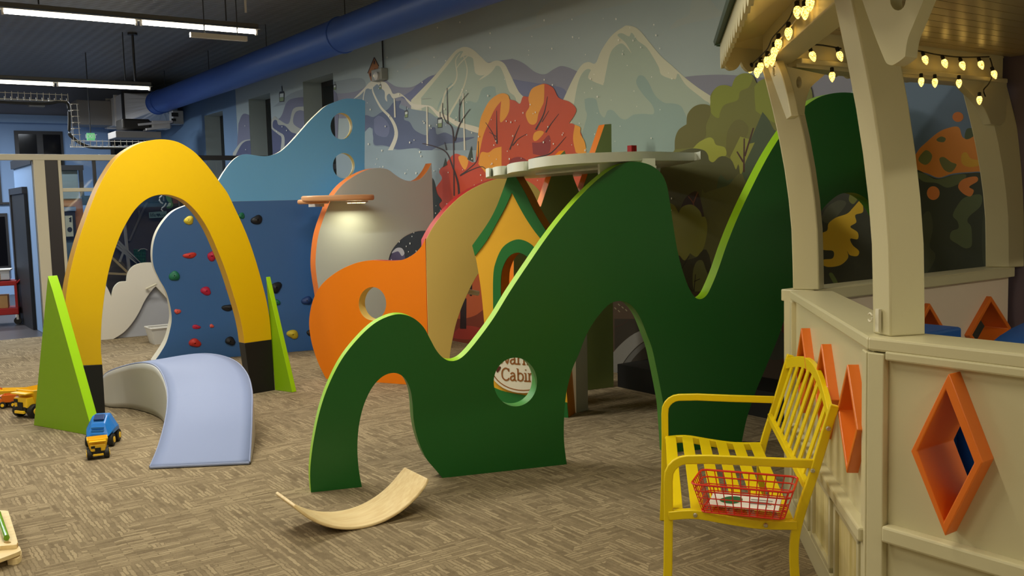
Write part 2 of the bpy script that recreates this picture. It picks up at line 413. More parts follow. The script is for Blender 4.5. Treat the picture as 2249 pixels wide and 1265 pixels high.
# far end of the wall is plain light blue
paint('painted_blue_wall', (96, 122, 150), [(10-YF+.01, 0), (PW.uv(522, 300)[0], 0), (PW.uv(522, 300)[0], ZC), (10-YF+.01, ZC)], smooth=False, raw=True)
CLD = (160, 168, 162)
paint('painted_cloud', CLD, [(1128, 75, 1), (1150, 62), (1175, 52), (1180, 30), (1205, 5), (1240, -15), (1300, -30), (1420, -40), (1400, 0), (1300, 25), (1230, 48), (1180, 62)])
paint('painted_cloud', CLD, [(1470, 66, 1), (1485, 45), (1512, 33), (1520, 0), (1545, -15), (1565, 5), (1580, 22), (1612, 25, 1), (1560, 42), (1510, 52)])
paint('painted_cloud', CLD, [(885, 152, 1), (900, 132), (915, 128), (925, 140), (900, 150)])
paint('painted_cloud', (140, 148, 150), [(600, 235, 1), (640, 205), (690, 190), (740, 178), (795, 172), (800, 200), (760, 206), (700, 215)])
PUR = (128, 128, 142); PURD = (104, 108, 138)
paint('painted_far_hills', PUR, [(700, 196, 1), (740, 205), (780, 201), (806, 189), (835, 170), (855, 181), (871, 190), (898, 192), (918, 185), (956, 163), (990, 150), (1112, 131), (1128, 130), (1150, 139), (1175, 158), (1197, 163), (1216, 152), (1235, 145), (1264, 155), (1290, 175), (1290, 260, 1), (700, 260, 1)])
paint('painted_far_hills', PURD, [(880, 214, 1), (905, 198), (918, 185), (956, 166), (960, 220, 1), (905, 225, 1)])
paint('painted_far_hills', PURD, [(1110, 170, 1), (1150, 178), (1200, 186), (1240, 196), (1245, 225, 1), (1110, 235, 1)])
paint('painted_far_hills', PUR, [(1498, 170, 1), (1530, 166), (1580, 164), (1625, 166), (1680, 170), (1860, 160), (1860, 230, 1), (1560, 230, 1)])
SNOW = (196, 194, 170); ICE = (160, 172, 156); TEAL = (140, 160, 152)
paint('painted_mountain', SNOW, [(903, 220, 1), (957, 164), (995, 117), (1010, 106), (1023, 103), (1039, 109), (1058, 126), (1072, 138), (1090, 133), (1107, 139), (1121, 164), (1140, 202), (1165, 235), (1165, 330, 1), (903, 330, 1)])
paint('painted_mountain_shade', ICE, [(925, 215, 1), (960, 172), (990, 135), (1003, 118), (1015, 112), (1025, 122), (1040, 130), (1044, 160), (1062, 165), (1080, 150), (1096, 145), (1107, 165), (1118, 200), (1135, 225), (1135, 330, 1), (930, 330, 1)])
paint('painted_mountain_shade', SNOW, [(1010, 128, 1), (1024, 122), (1038, 126), (1042, 148), (1052, 164), (1062, 152), (1070, 158), (1052, 176), (1078, 160), (1090, 140), (1070, 140), (1040, 116), (1020, 112)])
paint('painted_valley', TEAL, [(985, 188, 1), (992, 182), (996, 190), (985, 205), (970, 225), (960, 245, 1), (965, 225)])
paint('painted_valley', TEAL, [(930, 330, 1), (950, 262), (985, 250), (1000, 230), (1030, 222), (1048, 224), (1060, 195), (1085, 190), (1090, 205), (1100, 260), (1100, 330, 1)])
for P, a, b in (([(1011, 117), (1001, 133), (1004, 164), (998, 183), (979, 202), (970, 234), (964, 250)], 1.5, 5), ([(1017, 120), (1026, 149), (1023, 177), (1011, 209), (992, 243), (985, 256)], 1.5, 5), ([(1030, 120), (1010, 140), (1002, 152)], 3, 1.5)):
    ribbon('painted_ski_trail', SNOW, P, a, b)
paint('painted_mountain', SNOW, [(1236, 222, 1), (1257, 177), (1276, 145), (1292, 136), (1308, 139), (1321, 111), (1343, 79), (1368, 60), (1379, 56), (1401, 63), (1426, 92), (1452, 123), (1477, 145), (1502, 168), (1534, 193), (1566, 214), (1600, 240), (1600, 345, 1), (1236, 345, 1)])
paint('painted_mountain_shade', ICE, [(1256, 260, 1), (1268, 190), (1280, 160), (1296, 152), (1310, 176), (1325, 184), (1330, 165), (1340, 120), (1352, 102), (1368, 96), (1388, 118, 1), (1375, 95), (1357, 78), (1366, 73), (1382, 80), (1388, 72), (1402, 90), (1422, 106), (1446, 145), (1452, 163), (1470, 172), (1484, 174), (1490, 162), (1508, 188), (1545, 218), (1562, 240), (1562, 345, 1), (1256, 345, 1)])
paint('painted_mountain_shade', SNOW, [(1292, 170), (1300, 152), (1310, 150), (1318, 170), (1326, 186), (1316, 184), (1302, 178)])
paint('painted_valley', TEAL, [(1284, 218, 1), (1295, 215), (1309, 218), (1314, 235), (1319, 250), (1328, 258), (1335, 243), (1347, 243), (1363, 259), (1376, 262), (1392, 252), (1415, 250), (1436, 250), (1433, 231), (1414, 209), (1401, 190), (1398, 177), (1404, 166), (1415, 168), (1426, 183), (1439, 209), (1458, 225), (1477, 227), (1493, 231), (1502, 243), (1512, 275), (1512, 345, 1), (1262, 345, 1), (1288, 262), (1286, 240)])
STEEL = (122, 136, 146); INDIGO = (84, 92, 120)
paint('painted_blue_hill', STEEL, [(776, 217, 1), (800, 195), (822, 184), (850, 200), (866, 220), (900, 238), (940, 246), (965, 262), (1003, 280), (1052, 294), (1060, 420, 1), (770, 420, 1)])
paint('painted_indigo_hill', INDIGO, [(770, 268, 1), (801, 253), (820, 257), (837, 247), (852, 240), (865, 224), (874, 222), (881, 222), (877, 236), (890, 244), (888, 262), (900, 268), (912, 286), (937, 297), (944, 282), (956, 280), (960, 295), (978, 291), (1005, 302), (1042, 301), (1026, 308), (1000, 314), (979, 316), (955, 326), (940, 336), (928, 336), (920, 326), (900, 326), (873, 328), (855, 322), (840, 319), (823, 318), (819, 300), (818, 282), (801, 290), (770, 330, 1)])
paint('painted_pale_slope', (140, 156, 162), [(770, 330, 1), (800, 292), (814, 280), (820, 300), (822, 320), (850, 322), (873, 330), (912, 326), (928, 338), (950, 345), (970, 420, 1), (770, 420, 1)])
paint('painted_indigo_hill', (104, 110, 140), [(822, 262, 1), (832, 254), (846, 262), (856, 280), (850, 300), (832, 298), (823, 288)])
SN2 = (206, 200, 182)
paint('painted_snow_cap', SN2, [(776, 218, 1), (801, 193), (812, 181), (826, 177), (847, 181), (858, 195), (864, 206), (877, 204), (888, 211), (897, 219), (909, 228), (924, 230), (947, 233), (962, 245), (985, 255), (1000, 264), (1019, 271), (1054, 281), (1054, 292), (1035, 288), (1020, 282), (1003, 277), (981, 263), (966, 260), (950, 242), (940, 234), (925, 238), (913, 240), (902, 231), (894, 222), (885, 212), (871, 215), (863, 216), (856, 206), (850, 211), (851, 223), (846, 217), (845, 201), (836, 193), (829, 185), (822, 190), (815, 196), (806, 195), (790, 210)])
ribbon('painted_ski_trail', SN2, [(819, 186), (820, 203), (837, 236), (856, 256), (868, 278), (870, 300), (859, 328), (845, 352), (838, 380)], 2, 12)
ribbon('painted_ski_trail', SN2, [(803, 195), (798, 220), (799, 280)], 2, 2)
ribbon('painted_ski_trail', (170, 172, 168), [(800, 340), (812, 365), (820, 378)], 8, 6)
# left bays of the mural
LB = []
paint('painted_left_hills', (104, 104, 124), [(524, 272, 1), (535, 250), (560, 258), (590, 268), (616, 258), (630, 225), (650, 215), (690, 212), (740, 205), (740, 340, 1), (520, 340, 1)])
paint('painted_left_snow', (158, 158, 146), [(512, 336, 1), (530, 312), (550, 306), (580, 306), (600, 258), (612, 262), (634, 272), (644, 240), (665, 234), (690, 236), (720, 238), (720, 262), (690, 266), (668, 244), (650, 246), (644, 268), (655, 280), (680, 292), (660, 300), (640, 290), (618, 280), (606, 270), (604, 300), (620, 345, 1), (512, 345, 1)])
paint('painted_left_indigo', (62, 66, 96), [(516, 345, 1), (532, 316), (552, 308), (590, 312), (596, 345, 1)])
paint('painted_left_indigo', (58, 62, 98), [(600, 345, 1), (596, 300), (600, 268), (608, 264), (612, 274), (626, 276), (640, 290), (656, 300), (650, 345, 1)])
ribbon('painted_ski_trail', (170, 168, 156), [(600, 262), (598, 280), (612, 292), (622, 302), (620, 335)], 2, 8)
paint('painted_cabin', (150, 96, 46), [(809, 159, 1), (823, 127, 1), (832, 145, 1), (827, 175, 1), (815, 178, 1)])
BR = (48, 22, 20)
ribbon('painted_cabin_roof', BR, [(808, 161), (822.5, 126)], 1.6, 1.6); ribbon('painted_cabin_roof', BR, [(822.5, 126), (832.5, 145)], 1.6, 1.6)
paint('painted_cabin_door', (96, 40, 30), [(822, 175, 1), (821, 160), (824, 150), (827, 158), (826, 175, 1)])
paint('painted_cabin_window', BR, ell(822.7, 137, 1.5, 4.5, 10)); paint('painted_cabin_window', BR, ell(814.3, 164, 1.5, 4.5, 10))
def gondola(x, y, s, c=(60, 62, 66)):
    LAY[0] += 1; b = MB(); ribbon('', c, [(x, y-15*s), (x+.5*s, y-5*s), (x, y)], 1.2*s, 1.2*s, b=b)
    paint('', c, [(x-5*s, y-1*s, 1), (x-4*s, y-4*s, 1), (x+4*s, y-5*s, 1), (x+5*s, y-1*s, 1), (x+4.5*s, y+15*s, 1), (x-4.5*s, y+16*s, 1)], b=b)
    paint('', (190, 198, 190), [(x-3.4*s, y, 1), (x+3.6*s, y-1*s, 1), (x+3.4*s, y+6*s, 1), (x-3.6*s, y+7*s, 1)], b=b)
    paint('', (126, 142, 96), [(x-3.8*s, y+7.5*s, 1), (x+3.6*s, y+6.5*s, 1), (x+3.4*s, y+13.5*s, 1), (x-3.6*s, y+14.5*s, 1)], b=b)
    b.build('painted_gondola', wr, recalc=False)
gondola(893, 246, .8); gondola(967, 263, 1.15); gondola(619.5, 206, 1.15, (30, 30, 34)); gondola(736, 188, .6); gondola(836, 188, .5)
for P in ([(938.6, 234), (939.5, 320)], [(867, 217), (868.5, 258)], [(1018, 205), (1022, 345)]): ribbon('painted_lift_tower', SN2, P, 3, 3.4)
ribbon('painted_lift_tower', (150, 150, 140), [(928, 218), (948, 216)], 1.2, 1.2)
# ground colours of the lower mural
paint('painted_lower_forest', (60, 58, 52), [(700, 900, 1), (800, 400, 1), (1050, 410, 1), (1290, 400, 1), (1480, 380, 1), (1800, 380, 1), (2300, 380, 1), (2300, 1400, 1)], smooth=False)
paint('painted_pale_slope', (140, 156, 162), [(690, 330, 1), (1052, 330, 1), (1052, 470, 1), (640, 440, 1)], smooth=False)
paint('painted_valley', TEAL, [(1150, 325, 1), (1600, 325, 1), (1600, 460, 1), (1150, 460, 1)], smooth=False)
# autumn trees
RED = (190, 72, 36); AMB = (226, 150, 42); MAR = (140, 46, 42)
paint('painted_red_tree', RED, [(1044, 440, 1), (1046, 350), (1052, 300), (1055, 269), (1064, 243), (1077, 221), (1096, 207), (1112, 206), (1121, 218), (1132, 221), (1143, 228), (1150, 212), (1162, 212), (1169, 196), (1185, 187), (1199, 184), (1216, 193), (1226, 212), (1235, 218), (1254, 225), (1267, 243), (1251, 271, 1), (1262, 273), (1276, 290), (1281, 310), (1285, 360), (1300, 440, 1)])
paint('painted_amber_leaves', AMB, [(1055, 269), (1064, 243), (1077, 221), (1096, 207), (1112, 206), (1120, 216), (1119, 245), (1106, 266), (1099, 264), (1102, 222, 1), (1088, 240), (1074, 270), (1062, 300), (1052, 345), (1048, 330)])
paint('painted_amber_leaves', AMB, [(1169, 196), (1185, 187), (1197, 185, 1), (1196, 221), (1191, 235), (1184, 250), (1180, 268), (1172, 274), (1162, 269), (1156, 250), (1164, 234), (1162, 215)])
paint('painted_amber_leaves', AMB, [(1264, 274, 1), (1276, 280), (1276, 294), (1286, 313), (1290, 345, 1), (1266, 335, 1), (1260, 305)])
paint('painted_amber_leaves', AMB, [(1172, 304), (1175, 292), (1186, 287), (1196, 291), (1185, 305), (1176, 310)])
paint('painted_maroon_leaves', MAR, [(1170, 313, 1), (1190, 312), (1207, 297), (1211, 320), (1206, 336), (1190, 341), (1172, 338, 1)])
paint('painted_maroon_leaves', MAR, [(1115, 385, 1), (1122, 352), (1145, 345), (1165, 360), (1168, 385, 1)])
paint('painted_red_bush', (190, 66, 36), [(938, 530, 1), (950, 430), (960, 410), (972, 392), (966, 376), (982, 357), (995, 341), (1007, 338), (1026, 349), (1039, 357), (1060, 362), (1068, 470, 1), (990, 530, 1)])
paint('painted_amber_leaves', AMB, [(1052, 360, 1), (1058, 335), (1074, 335), (1087, 326), (1103, 322, 1), (1103, 375, 1), (1070, 382, 1)])
paint('painted_amber_leaves', AMB, [(1008, 345), (1020, 342), (1030, 352), (1024, 372), (1016, 366)])
DK = (58, 40, 38)
for P, a in (([(1204, 212), (1196, 250), (1178, 285)], 4), ([(1207, 243), (1192, 268)], 2), ([(1229, 250), (1212, 272), (1200, 291)], 3), ([(1092, 243), (1093, 316)], 3.5), ([(1068, 269), (1082, 290), (1091, 310)], 2.5), ([(1076, 290), (1092, 300)], 2), ([(1143, 275), (1132, 300), (1121, 329)], 3), ([(1159, 294), (1140, 305), (1127, 320)], 2.5), ([(1245, 300), (1213, 335), (1185, 345), (1165, 352)], 5)):
    ribbon('painted_branch', DK, P, 1, a)
for P, a, c in (([(929, 315), (957, 322), (982, 335), (995, 364), (1007, 400), (1010, 430)], 1.5, 5), ([(973, 226), (974, 250), (982, 269), (990, 274), (996, 290), (998, 340), (999, 430)], 1, 3), ([(983, 193), (984, 240), (985, 272)], 1, 2), ([(1034, 239), (1020, 258), (1008, 280), (1000, 310)], 1, 3), ([(1030, 204), (1012, 230), (1010, 268)], 1, 2), ([(1011, 218), (1011, 232)], 1, 1.5), ([(1052, 310), (1050, 350), (1030, 372), (1014, 384)], 1, 3), ([(1072, 376), (1060, 366), (1035, 374), (1012, 386)], 1, 3), ([(978, 312), (982, 330)], 1, 2)):
    ribbon('painted_bare_tree', DK, P, a, c)
paint('painted_dark_pine', (34, 40, 30), [(951, 520, 1), (951, 390, 1), (956, 400), (962, 425), (972, 440), (966, 450), (975, 470), (960, 500, 1)])
paint('painted_dark_pine', (52, 60, 46), [(1028, 350, 1), (1037, 320, 1), (1041, 356, 1)]); paint('painted_dark_pine', (52, 60, 46), [(974, 368, 1), (980, 346, 1), (984, 362, 1)])
# lower left, behind the round notch and through the tan arch
paint('painted_forest_floor', (34, 34, 34), [(840, 700, 1), (840, 500, 1), (950, 495, 1), (950, 700, 1)])
paint('painted_night_hill', (78, 66, 92), [(848, 600, 1), (862, 558), (878, 548), (890, 560), (895, 600, 1)]); paint('painted_night_snow', (176, 170, 170), [(862, 556), (872, 545), (884, 545), (890, 556), (884, 562), (876, 552)])
paint('painted_red_forest', (116, 48, 30), [(960, 830, 1), (960, 520, 1), (1240, 520, 1), (1240, 830, 1)])
paint('painted_red_forest_light', (176, 84, 44), [(1000, 700, 1), (1020, 640), (1045, 600), (1075, 620), (1078, 660), (1050, 690), (1020, 700, 1)]); paint('painted_red_forest_light', (150, 50, 40), [(995, 740), (1010, 720), (1030, 715), (1060, 722), (1058, 738), (1030, 745)])
ribbon('painted_dark_trunk', (38, 20, 22), [(1020, 655), (1019, 722)], 13, 14); ribbon('painted_dark_trunk', (38, 20, 22), [(1037, 610), (1036, 650)], 5, 5)
# green side
OL = (112, 112, 44)
paint('painted_olive_tree', OL, [(1440, 700, 1), (1470, 380), (1484, 328), (1485, 304), (1493, 285), (1510, 273), (1512, 252), (1524, 236), (1542, 229), (1561, 233), (1563, 209), (1577, 191), (1594, 187), (1609, 191), (1618, 170), (1637, 161), (1655, 166), (1665, 183), (1676, 175), (1700, 172), (1760, 185), (1790, 240), (1800, 700, 1)])
paint('painted_light_leaves', (128, 134, 40), [(1562, 240), (1565, 209), (1577, 191), (1594, 187), (1609, 191, 1), (1618, 170), (1637, 161), (1655, 168), (1647, 191), (1628, 201), (1622, 220), (1594, 230), (1584, 246), (1581, 259), (1569, 254)])
paint('painted_light_leaves', (128, 134, 40), [(1659, 191, 1), (1674, 176), (1710, 176), (1720, 270), (1668, 248), (1661, 232)])
paint('painted_dark_leaves', (100, 96, 40), [(1484, 328, 1), (1485, 304), (1493, 285), (1510, 273, 1), (1512, 252), (1524, 236), (1542, 229), (1561, 233), (1562, 252), (1553, 275), (1551, 302), (1526, 324, 1)])
paint('painted_dark_leaves', (104, 100, 42), [(1597, 330), (1600, 290), (1615, 266), (1632, 264), (1646, 280), (1640, 305), (1628, 320), (1620, 340), (1604, 345)])
paint('painted_lime_leaves', (156, 158, 54), [(1524, 326, 1), (1538, 312), (1559, 302), (1569, 306), (1575, 318), (1594, 324), (1597, 341), (1581, 345), (1569, 356), (1559, 351), (1552, 336), (1540, 330)])
paint('painted_lime_leaves', (140, 142, 52), [(1606, 345, 1), (1628, 300, 1), (1665, 310, 1), (1636, 386, 1), (1620, 378)])
paint('painted_dark_thicket', (78, 78, 40), [(1430, 700, 1), (1452, 380), (1462, 350), (1500, 332), (1525, 326), (1548, 330), (1557, 340), (1560, 352), (1569, 356), (1587, 343), (1608, 351), (1618, 372), (1628, 388), (1640, 700, 1)])
paint('painted_pine', (66, 80, 50), [(1560, 700, 1), (1577, 410), (1600, 396), (1628, 386), (1640, 355), (1660, 313, 1), (1647, 316, 1), (1665, 275), (1677, 246, 1), (1690, 262), (1702, 285), (1730, 330), (1750, 700, 1)])
for P, a in (([(1636, 378), (1637, 304)], 3), ([(1638, 343), (1657, 281)], 3), ([(1635, 356), (1621, 333)], 3)): ribbon('painted_branch', (66, 34, 22), P, 4, a)
paint('painted_bush', (90, 90, 44), [(1542, 700, 1), (1542, 440), (1552, 424), (1572, 416), (1600, 408), (1640, 400), (1660, 700, 1)])
paint('painted_maroon_leaf', (54, 38, 26), [(1493, 480, 1), (1500, 450), (1511, 431), (1532, 420), (1542, 443), (1550, 480, 1)])
ribbon('painted_branch', (120, 66, 40), [(1514, 431), (1525, 446), (1526, 460)], 2, 3); ribbon('painted_branch', (120, 66, 40), [(1535, 422), (1525, 446)], 2, 3)
paint('painted_lime_bush', (124, 124, 44), [(1462, 480, 1), (1464, 450), (1474, 446), (1484, 452), (1493, 468, 1), (1500, 455), (1515, 449), (1528, 452), (1540, 464), (1544, 476, 1), (1552, 478), (1556, 500), (1552, 530), (1544, 552), (1532, 564), (1518, 556, 1), (1510, 568), (1500, 575), (1490, 560), (1476, 520)])
paint('painted_dark_undergrowth', (46, 44, 24), [(1480, 760, 1), (1488, 575), (1506, 572), (1530, 566), (1560, 560), (1590, 760, 1)])
paint('painted_bush', (92, 96, 50), [(1528, 640), (1524, 600), (1532, 575), (1545, 572), (1552, 590), (1560, 612), (1556, 640)])
for P in ([(1527, 690), (1527, 640), (1530, 602)], [(1527, 618), (1540, 612)], [(1524, 640), (1512, 625)], [(1500, 590), (1516, 562)]): ribbon('painted_twig', (26, 20, 14), P, 2, 1.5)
# under the big arch and right of the green leg
paint('painted_badger_scene', (62, 48, 38), [(1200, 1000, 1), (1200, 640, 1), (1760, 640, 1), (1760, 1000, 1)])
paint('painted_dark_burrow', (34, 30, 26), [(1352, 700, 1), (1400, 700, 1), (1450, 780, 1), (1460, 840, 1), (1352, 840, 1)])
ribbon('painted_grey_road', (112, 112, 110), [(1340, 815), (1372, 770), (1412, 738), (1470, 725)], 34, 20); ribbon('painted_grey_road', (82, 82, 82), [(1368, 815), (1394, 778), (1430, 750), (1480, 740)], 12, 8)
for i in range(7):
    for j in range(3): ribbon('painted_feather', (120, 114, 92), [(1352+i*8, 668+j*7-i), (1356+i*8, 672+j*7-i)], 2, 2) if (i+j) % 2 else None
ribbon('painted_branch', (44, 28, 24), [(1352, 718), (1370, 712), (1384, 700)], 3, 2)
paint('painted_maroon_trunk', (84, 30, 26), [(1720, 800, 1), (1722, 640, 1), (1732, 610, 1), (1760, 610, 1), (1760, 800, 1)])
paint('painted_lime_bush', (116, 126, 50), [(1690, 770), (1694, 725), (1708, 690), (1718, 690), (1718, 735), (1706, 760)])
paint('painted_dark_bush', (52, 56, 46), [(1684, 780), (1690, 735), (1705, 722), (1726, 735), (1730, 780), (1705, 790)])
# behind the gazebo
paint('painted_deep_sky', (90, 112, 138), [(1940, 640, 1), (1940, 140, 1), (2210, 120, 1), (2210, 640, 1)])
paint('painted_violet_end', (104, 92, 108), [(2196, 1000, 1), (2196, 60, 1), (2700, 20, 1), (2700, 1000, 1)])
paint('painted_orange_foliage', (204, 124, 28), [(2003, 362), (2020, 330), (2037, 313), (2062, 292), (2083, 282), (2108, 279), (2117, 301), (2133, 304), (2157, 279), (2176, 276), (2200, 276, 1), (2200, 392, 1), (2176, 393), (2160, 378), (2133, 378), (2096, 381), (2065, 390), (2040, 381), (2010, 372)])
paint('painted_olive_leaf', (92, 98, 50), [(2060, 306), (2070, 300), (2080, 304), (2076, 312), (2064, 311)]); paint('painted_olive_leaf', (64, 78, 42), [(2122, 304), (2126, 284), (2140, 282), (2150, 290), (2134, 304)])
paint('painted_olive_leaf', (104, 104, 44), [(2066, 350), (2076, 345), (2092, 356), (2104, 362), (2092, 378), (2076, 372)]); paint('painted_olive_leaf', (108, 112, 48), [(2020, 350), (2036, 330), (2050, 340), (2046, 355), (2034, 362)])
paint('painted_yellow_leaf', (200, 150, 22), [(2114, 353), (2116, 338), (2126, 335), (2134, 347), (2148, 351), (2160, 350), (2157, 362), (2136, 367), (2120, 363)]); paint('painted_yellow_leaf', (204, 140, 26), [(2145, 313), (2158, 305), (2182, 314), (2188, 330), (2165, 331), (2148, 325)])
paint('painted_orange_spot', (200, 112, 34), ell(2107, 257, 12, 11, 12))
paint('painted_dark_foliage', (42, 48, 28), [(1890, 660, 1), (1960, 380, 1), (2012, 372), (2040, 384), (2065, 392), (2096, 384), (2133, 380), (2160, 380), (2176, 395), (2202, 394, 1), (2202, 660, 1)])
paint('painted_olive_leaf', (80, 92, 56), [(2096, 471), (2114, 440), (2133, 430), (2158, 428), (2157, 452), (2133, 474), (2128, 486), (2136, 498), (2138, 525), (2136, 541), (2123, 545), (2105, 535), (2090, 524), (2093, 508), (2108, 501), (2106, 486)])
paint('painted_olive_leaf', (60, 66, 40), [(2024, 560), (2028, 480), (2045, 465), (2052, 500), (2045, 540), (2058, 560), (2046, 590), (2030, 600)]); paint('painted_olive_leaf', (56, 62, 40), [(2165, 590), (2160, 500), (2172, 440), (2190, 440), (2195, 590)])
paint('painted_olive_leaf', (84, 94, 52), [(2012, 378), (2035, 382), (2060, 394), (2100, 384), (2125, 384), (2115, 400), (2085, 412), (2060, 402), (2030, 398)])
for x, y, a, c in ((2053, 424, 14, 15), (2185, 407, 16, 12)): paint('painted_orange_spot', (204, 118, 44), ell(x, y, a, c, 14))
paint('painted_orange_spot', (204, 118, 44), [(2108, 412), (2113, 398), (2128, 390), (2148, 388), (2150, 398), (2132, 410), (2142, 418), (2135, 431), (2120, 426)])
paint('painted_dark_foliage', (46, 48, 30), [(1770, 660, 1), (1770, 420, 1), (1945, 405, 1), (1945, 660, 1)])
paint('painted_olive_leaf', (70, 72, 50), [(1808, 480), (1820, 455), (1845, 440), (1862, 445), (1850, 465), (1825, 490)]); paint('painted_olive_leaf', (112, 116, 40), [(1868, 440), (1872, 425), (1888, 432), (1878, 448)])
paint('painted_olive_leaf', (96, 112, 52), [(1824, 602), (1832, 600), (1844, 622), (1836, 624)])
paint('painted_yellow_flower', (214, 172, 24), [(1820, 506), (1823, 491), (1839, 478), (1864, 469), (1878, 455), (1894, 440), (1899, 465), (1882, 472), (1884, 488), (1871, 498), (1887, 510), (1887, 525), (1871, 524), (1876, 538), (1890, 551), (1886, 562), (1870, 560), (1864, 551), (1866, 566), (1849, 582), (1823, 586), (1809, 580), (1812, 570), (1832, 567), (1833, 551), (1808, 546), (1804, 516)])
# snow flakes: small painted dots, one layer
b = MB(); LAY[0] += 1
LAY0 = LAY[0]
def dot(x, y, r): paint('', (226, 222, 208), [(x-r*.7, y-r*.2), (x-r*.2, y-r*1.3), (x+r*.7, y-r*.6), (x+r*.5, y+r*.9), (x-r*.3, y+r*1.2)], smooth=False, b=b); LAY[0] = LAY0
rs = random.Random(3)
for i in range(330):
    x = rs.uniform(800, 1480); y = rs.uniform(40, 470)
    if x < 1290 and y > 240 or rs.random() < .35: dot(x, y, rs.uniform(.8, 2.1))
for i in range(26): dot(rs.uniform(860, 950), rs.uniform(505, 575), rs.uniform(1, 2))
for i in range(16): dot(rs.uniform(520, 700), rs.uniform(260, 335), rs.uniform(.7, 1.4))
tag(b.build('painted_snowflakes', wr, recalc=False), kind='stuff')
# ------------------------------------------------------------------ play panels
def V(*a): return Vector(a)
# --- green mountain panel
GL, GR = atz(682, 1082), atz(1243, 1020)
PG = Plane(GL, GR)
def floorbase(pl, u0, u1): p = pl.w((u0+u1)/2, 0, .05); return (p.x, p.y, 0)
g = thing('mountain_panel', floorbase(PG, 0, 4), 'large dark green mountain-shaped play panel with lime edges, arches and round hole', 'play panel')
green_out = [(683, 1082, 2), (681, 1045), (683, 1010), (690, 960), (703, 900), (722, 845), (750, 790), (785, 745), (820, 712), (852, 695), (880, 690), (907, 698), (930, 718), (945, 745), (957, 767), (970, 783), (985, 792), (1003, 791), (1022, 778), (1050, 745), (1085, 697), (1120, 640), (1160, 580), (1200, 522), (1240, 470), (1280, 425), (1320, 388), (1355, 364), (1390, 355), (1425, 361), (1450, 378), (1463, 402), (1470, 435), (1478, 490), (1490, 560), (1508, 620), (1524, 650), (1538, 657), (1552, 648), (1564, 625), (1578, 590), (1597, 535), (1620, 478), (1648, 418), (1680, 355), (1708, 308), (1738, 266), (1770, 232), (1805, 211), (1848, 203), (1890, 208), (1925, 228), (1950, 265), (1965, 330), (1975, 430, 1), (1995, 946, 2), (1960, 951, 2),
             (1958, 800), (1954, 640), (1946, 540), (1933, 482), (1915, 450), (1893, 430), (1868, 423), (1838, 430), (1803, 465), (1775, 530), (1745, 625), (1715, 725), (1685, 800), (1658, 865), (1640, 920), (1628, 968, 2), (1464, 975, 2),
             (1460, 930), (1457, 890), (1450, 850), (1441, 805), (1432, 765), (1421, 735), (1408, 702), (1395, 680), (1380, 666), (1362, 661), (1340, 667), (1318, 689), (1300, 714), (1286, 740), (1272, 776), (1258, 808), (1249, 840), (1243, 870), (1239, 915), (1239, 970), (1245, 1020, 2), (972, 1048, 2),
             (955, 1030), (935, 1005), (918, 965), (909, 925), (906, 885), (901, 855), (889, 831), (872, 820), (853, 821), (834, 832), (815, 855), (798, 893), (788, 938), (785, 985), (788, 1030), (795, 1070, 2)]
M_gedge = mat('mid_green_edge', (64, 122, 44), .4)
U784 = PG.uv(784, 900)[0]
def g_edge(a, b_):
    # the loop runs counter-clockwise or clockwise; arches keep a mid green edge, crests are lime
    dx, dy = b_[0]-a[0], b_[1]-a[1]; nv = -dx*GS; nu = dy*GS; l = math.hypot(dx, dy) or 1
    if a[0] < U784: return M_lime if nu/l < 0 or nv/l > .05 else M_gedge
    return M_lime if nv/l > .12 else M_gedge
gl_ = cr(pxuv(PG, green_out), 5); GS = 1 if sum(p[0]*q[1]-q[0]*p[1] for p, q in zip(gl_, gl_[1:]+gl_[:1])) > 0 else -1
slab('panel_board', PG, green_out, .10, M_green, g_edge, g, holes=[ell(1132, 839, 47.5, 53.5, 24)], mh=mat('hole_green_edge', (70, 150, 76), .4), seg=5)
for x in (1070, 1560):
    p = PG.uv(x, 1000); b = MB().box(PG.w(p[0], .16, .14), (.05, .06, .32), M_green, (PG.ex, PG.n, V(0, 0, 1)))
    b.box(PG.w(p[0], .02, .22), (.05, .2, .035), M_green, (PG.ex, PG.n, V(0, 0, 1))); b.build('foot_bracket', g)
# --- white cloud canopy behind the green peak
def zc(x): return 1.80+(x-1067)/468*.09
cl = [(1538, 350), (1525, 353), (1480, 352), (1420, 351), (1350, 353.5), (1270, 358), (1215, 363), (1180, 368), (1161, 372), (1166, 374.3, 1), (1150, 375), (1125, 378.5), (1114, 382), (1117, 383.2, 1), (1105, 383.5), (1088, 385.5), (1081, 388), (1084, 388.2, 1), (1074, 387.6), (1067, 390), (1076, 391.8), (1130, 392), (1200, 390), (1270, 388), (1330, 384), (1400, 378), (1450, 371), (1510, 360)]
MC = mat('white_canopy_laminate', (222, 226, 214), .35)
def canopy(name, pts, zf, th, m, rim, parent, bev):
    P = [atz(x, y, zf(x)) for (x, y, *s) in pts]
    loop = cr([(p.x, p.y)+tuple(q[2:]) for p, q in zip(P, pts)], 5)
    cx = sum(p[0] for p in loop)/len(loop); cy = sum(p[1] for p in loop)/len(loop)
    # z as a plane through three of the points
    a, b_, c_ = P[0], P[len(P)//3], P[2*len(P)//3]
    n = (b_-a).cross(c_-a).normalized(); zz = lambda x, y: a.z-(n.x*(x-a.x)+n.y*(y-a.y))/n.z
    b = MB().prism(loop, [], lambda u, v, d: V(u, v, zz(u, v)+d), th, m, rim)
    return b.build(name, parent, smooth=True, bevel=bev, bseg=4), V(cx, cy, zz(cx, cy)), zz
cc = thing('cloud_canopy', atz(1395, 353, 1.86), 'long white cloud-shaped canopy above the peak of the green panel', 'canopy')
canopy('cloud_board', cl, zc, .058, MC, MC, cc, .027)
u0, _ = PG.uv(1331, 370); u1, _ = PG.uv(1455, 370)
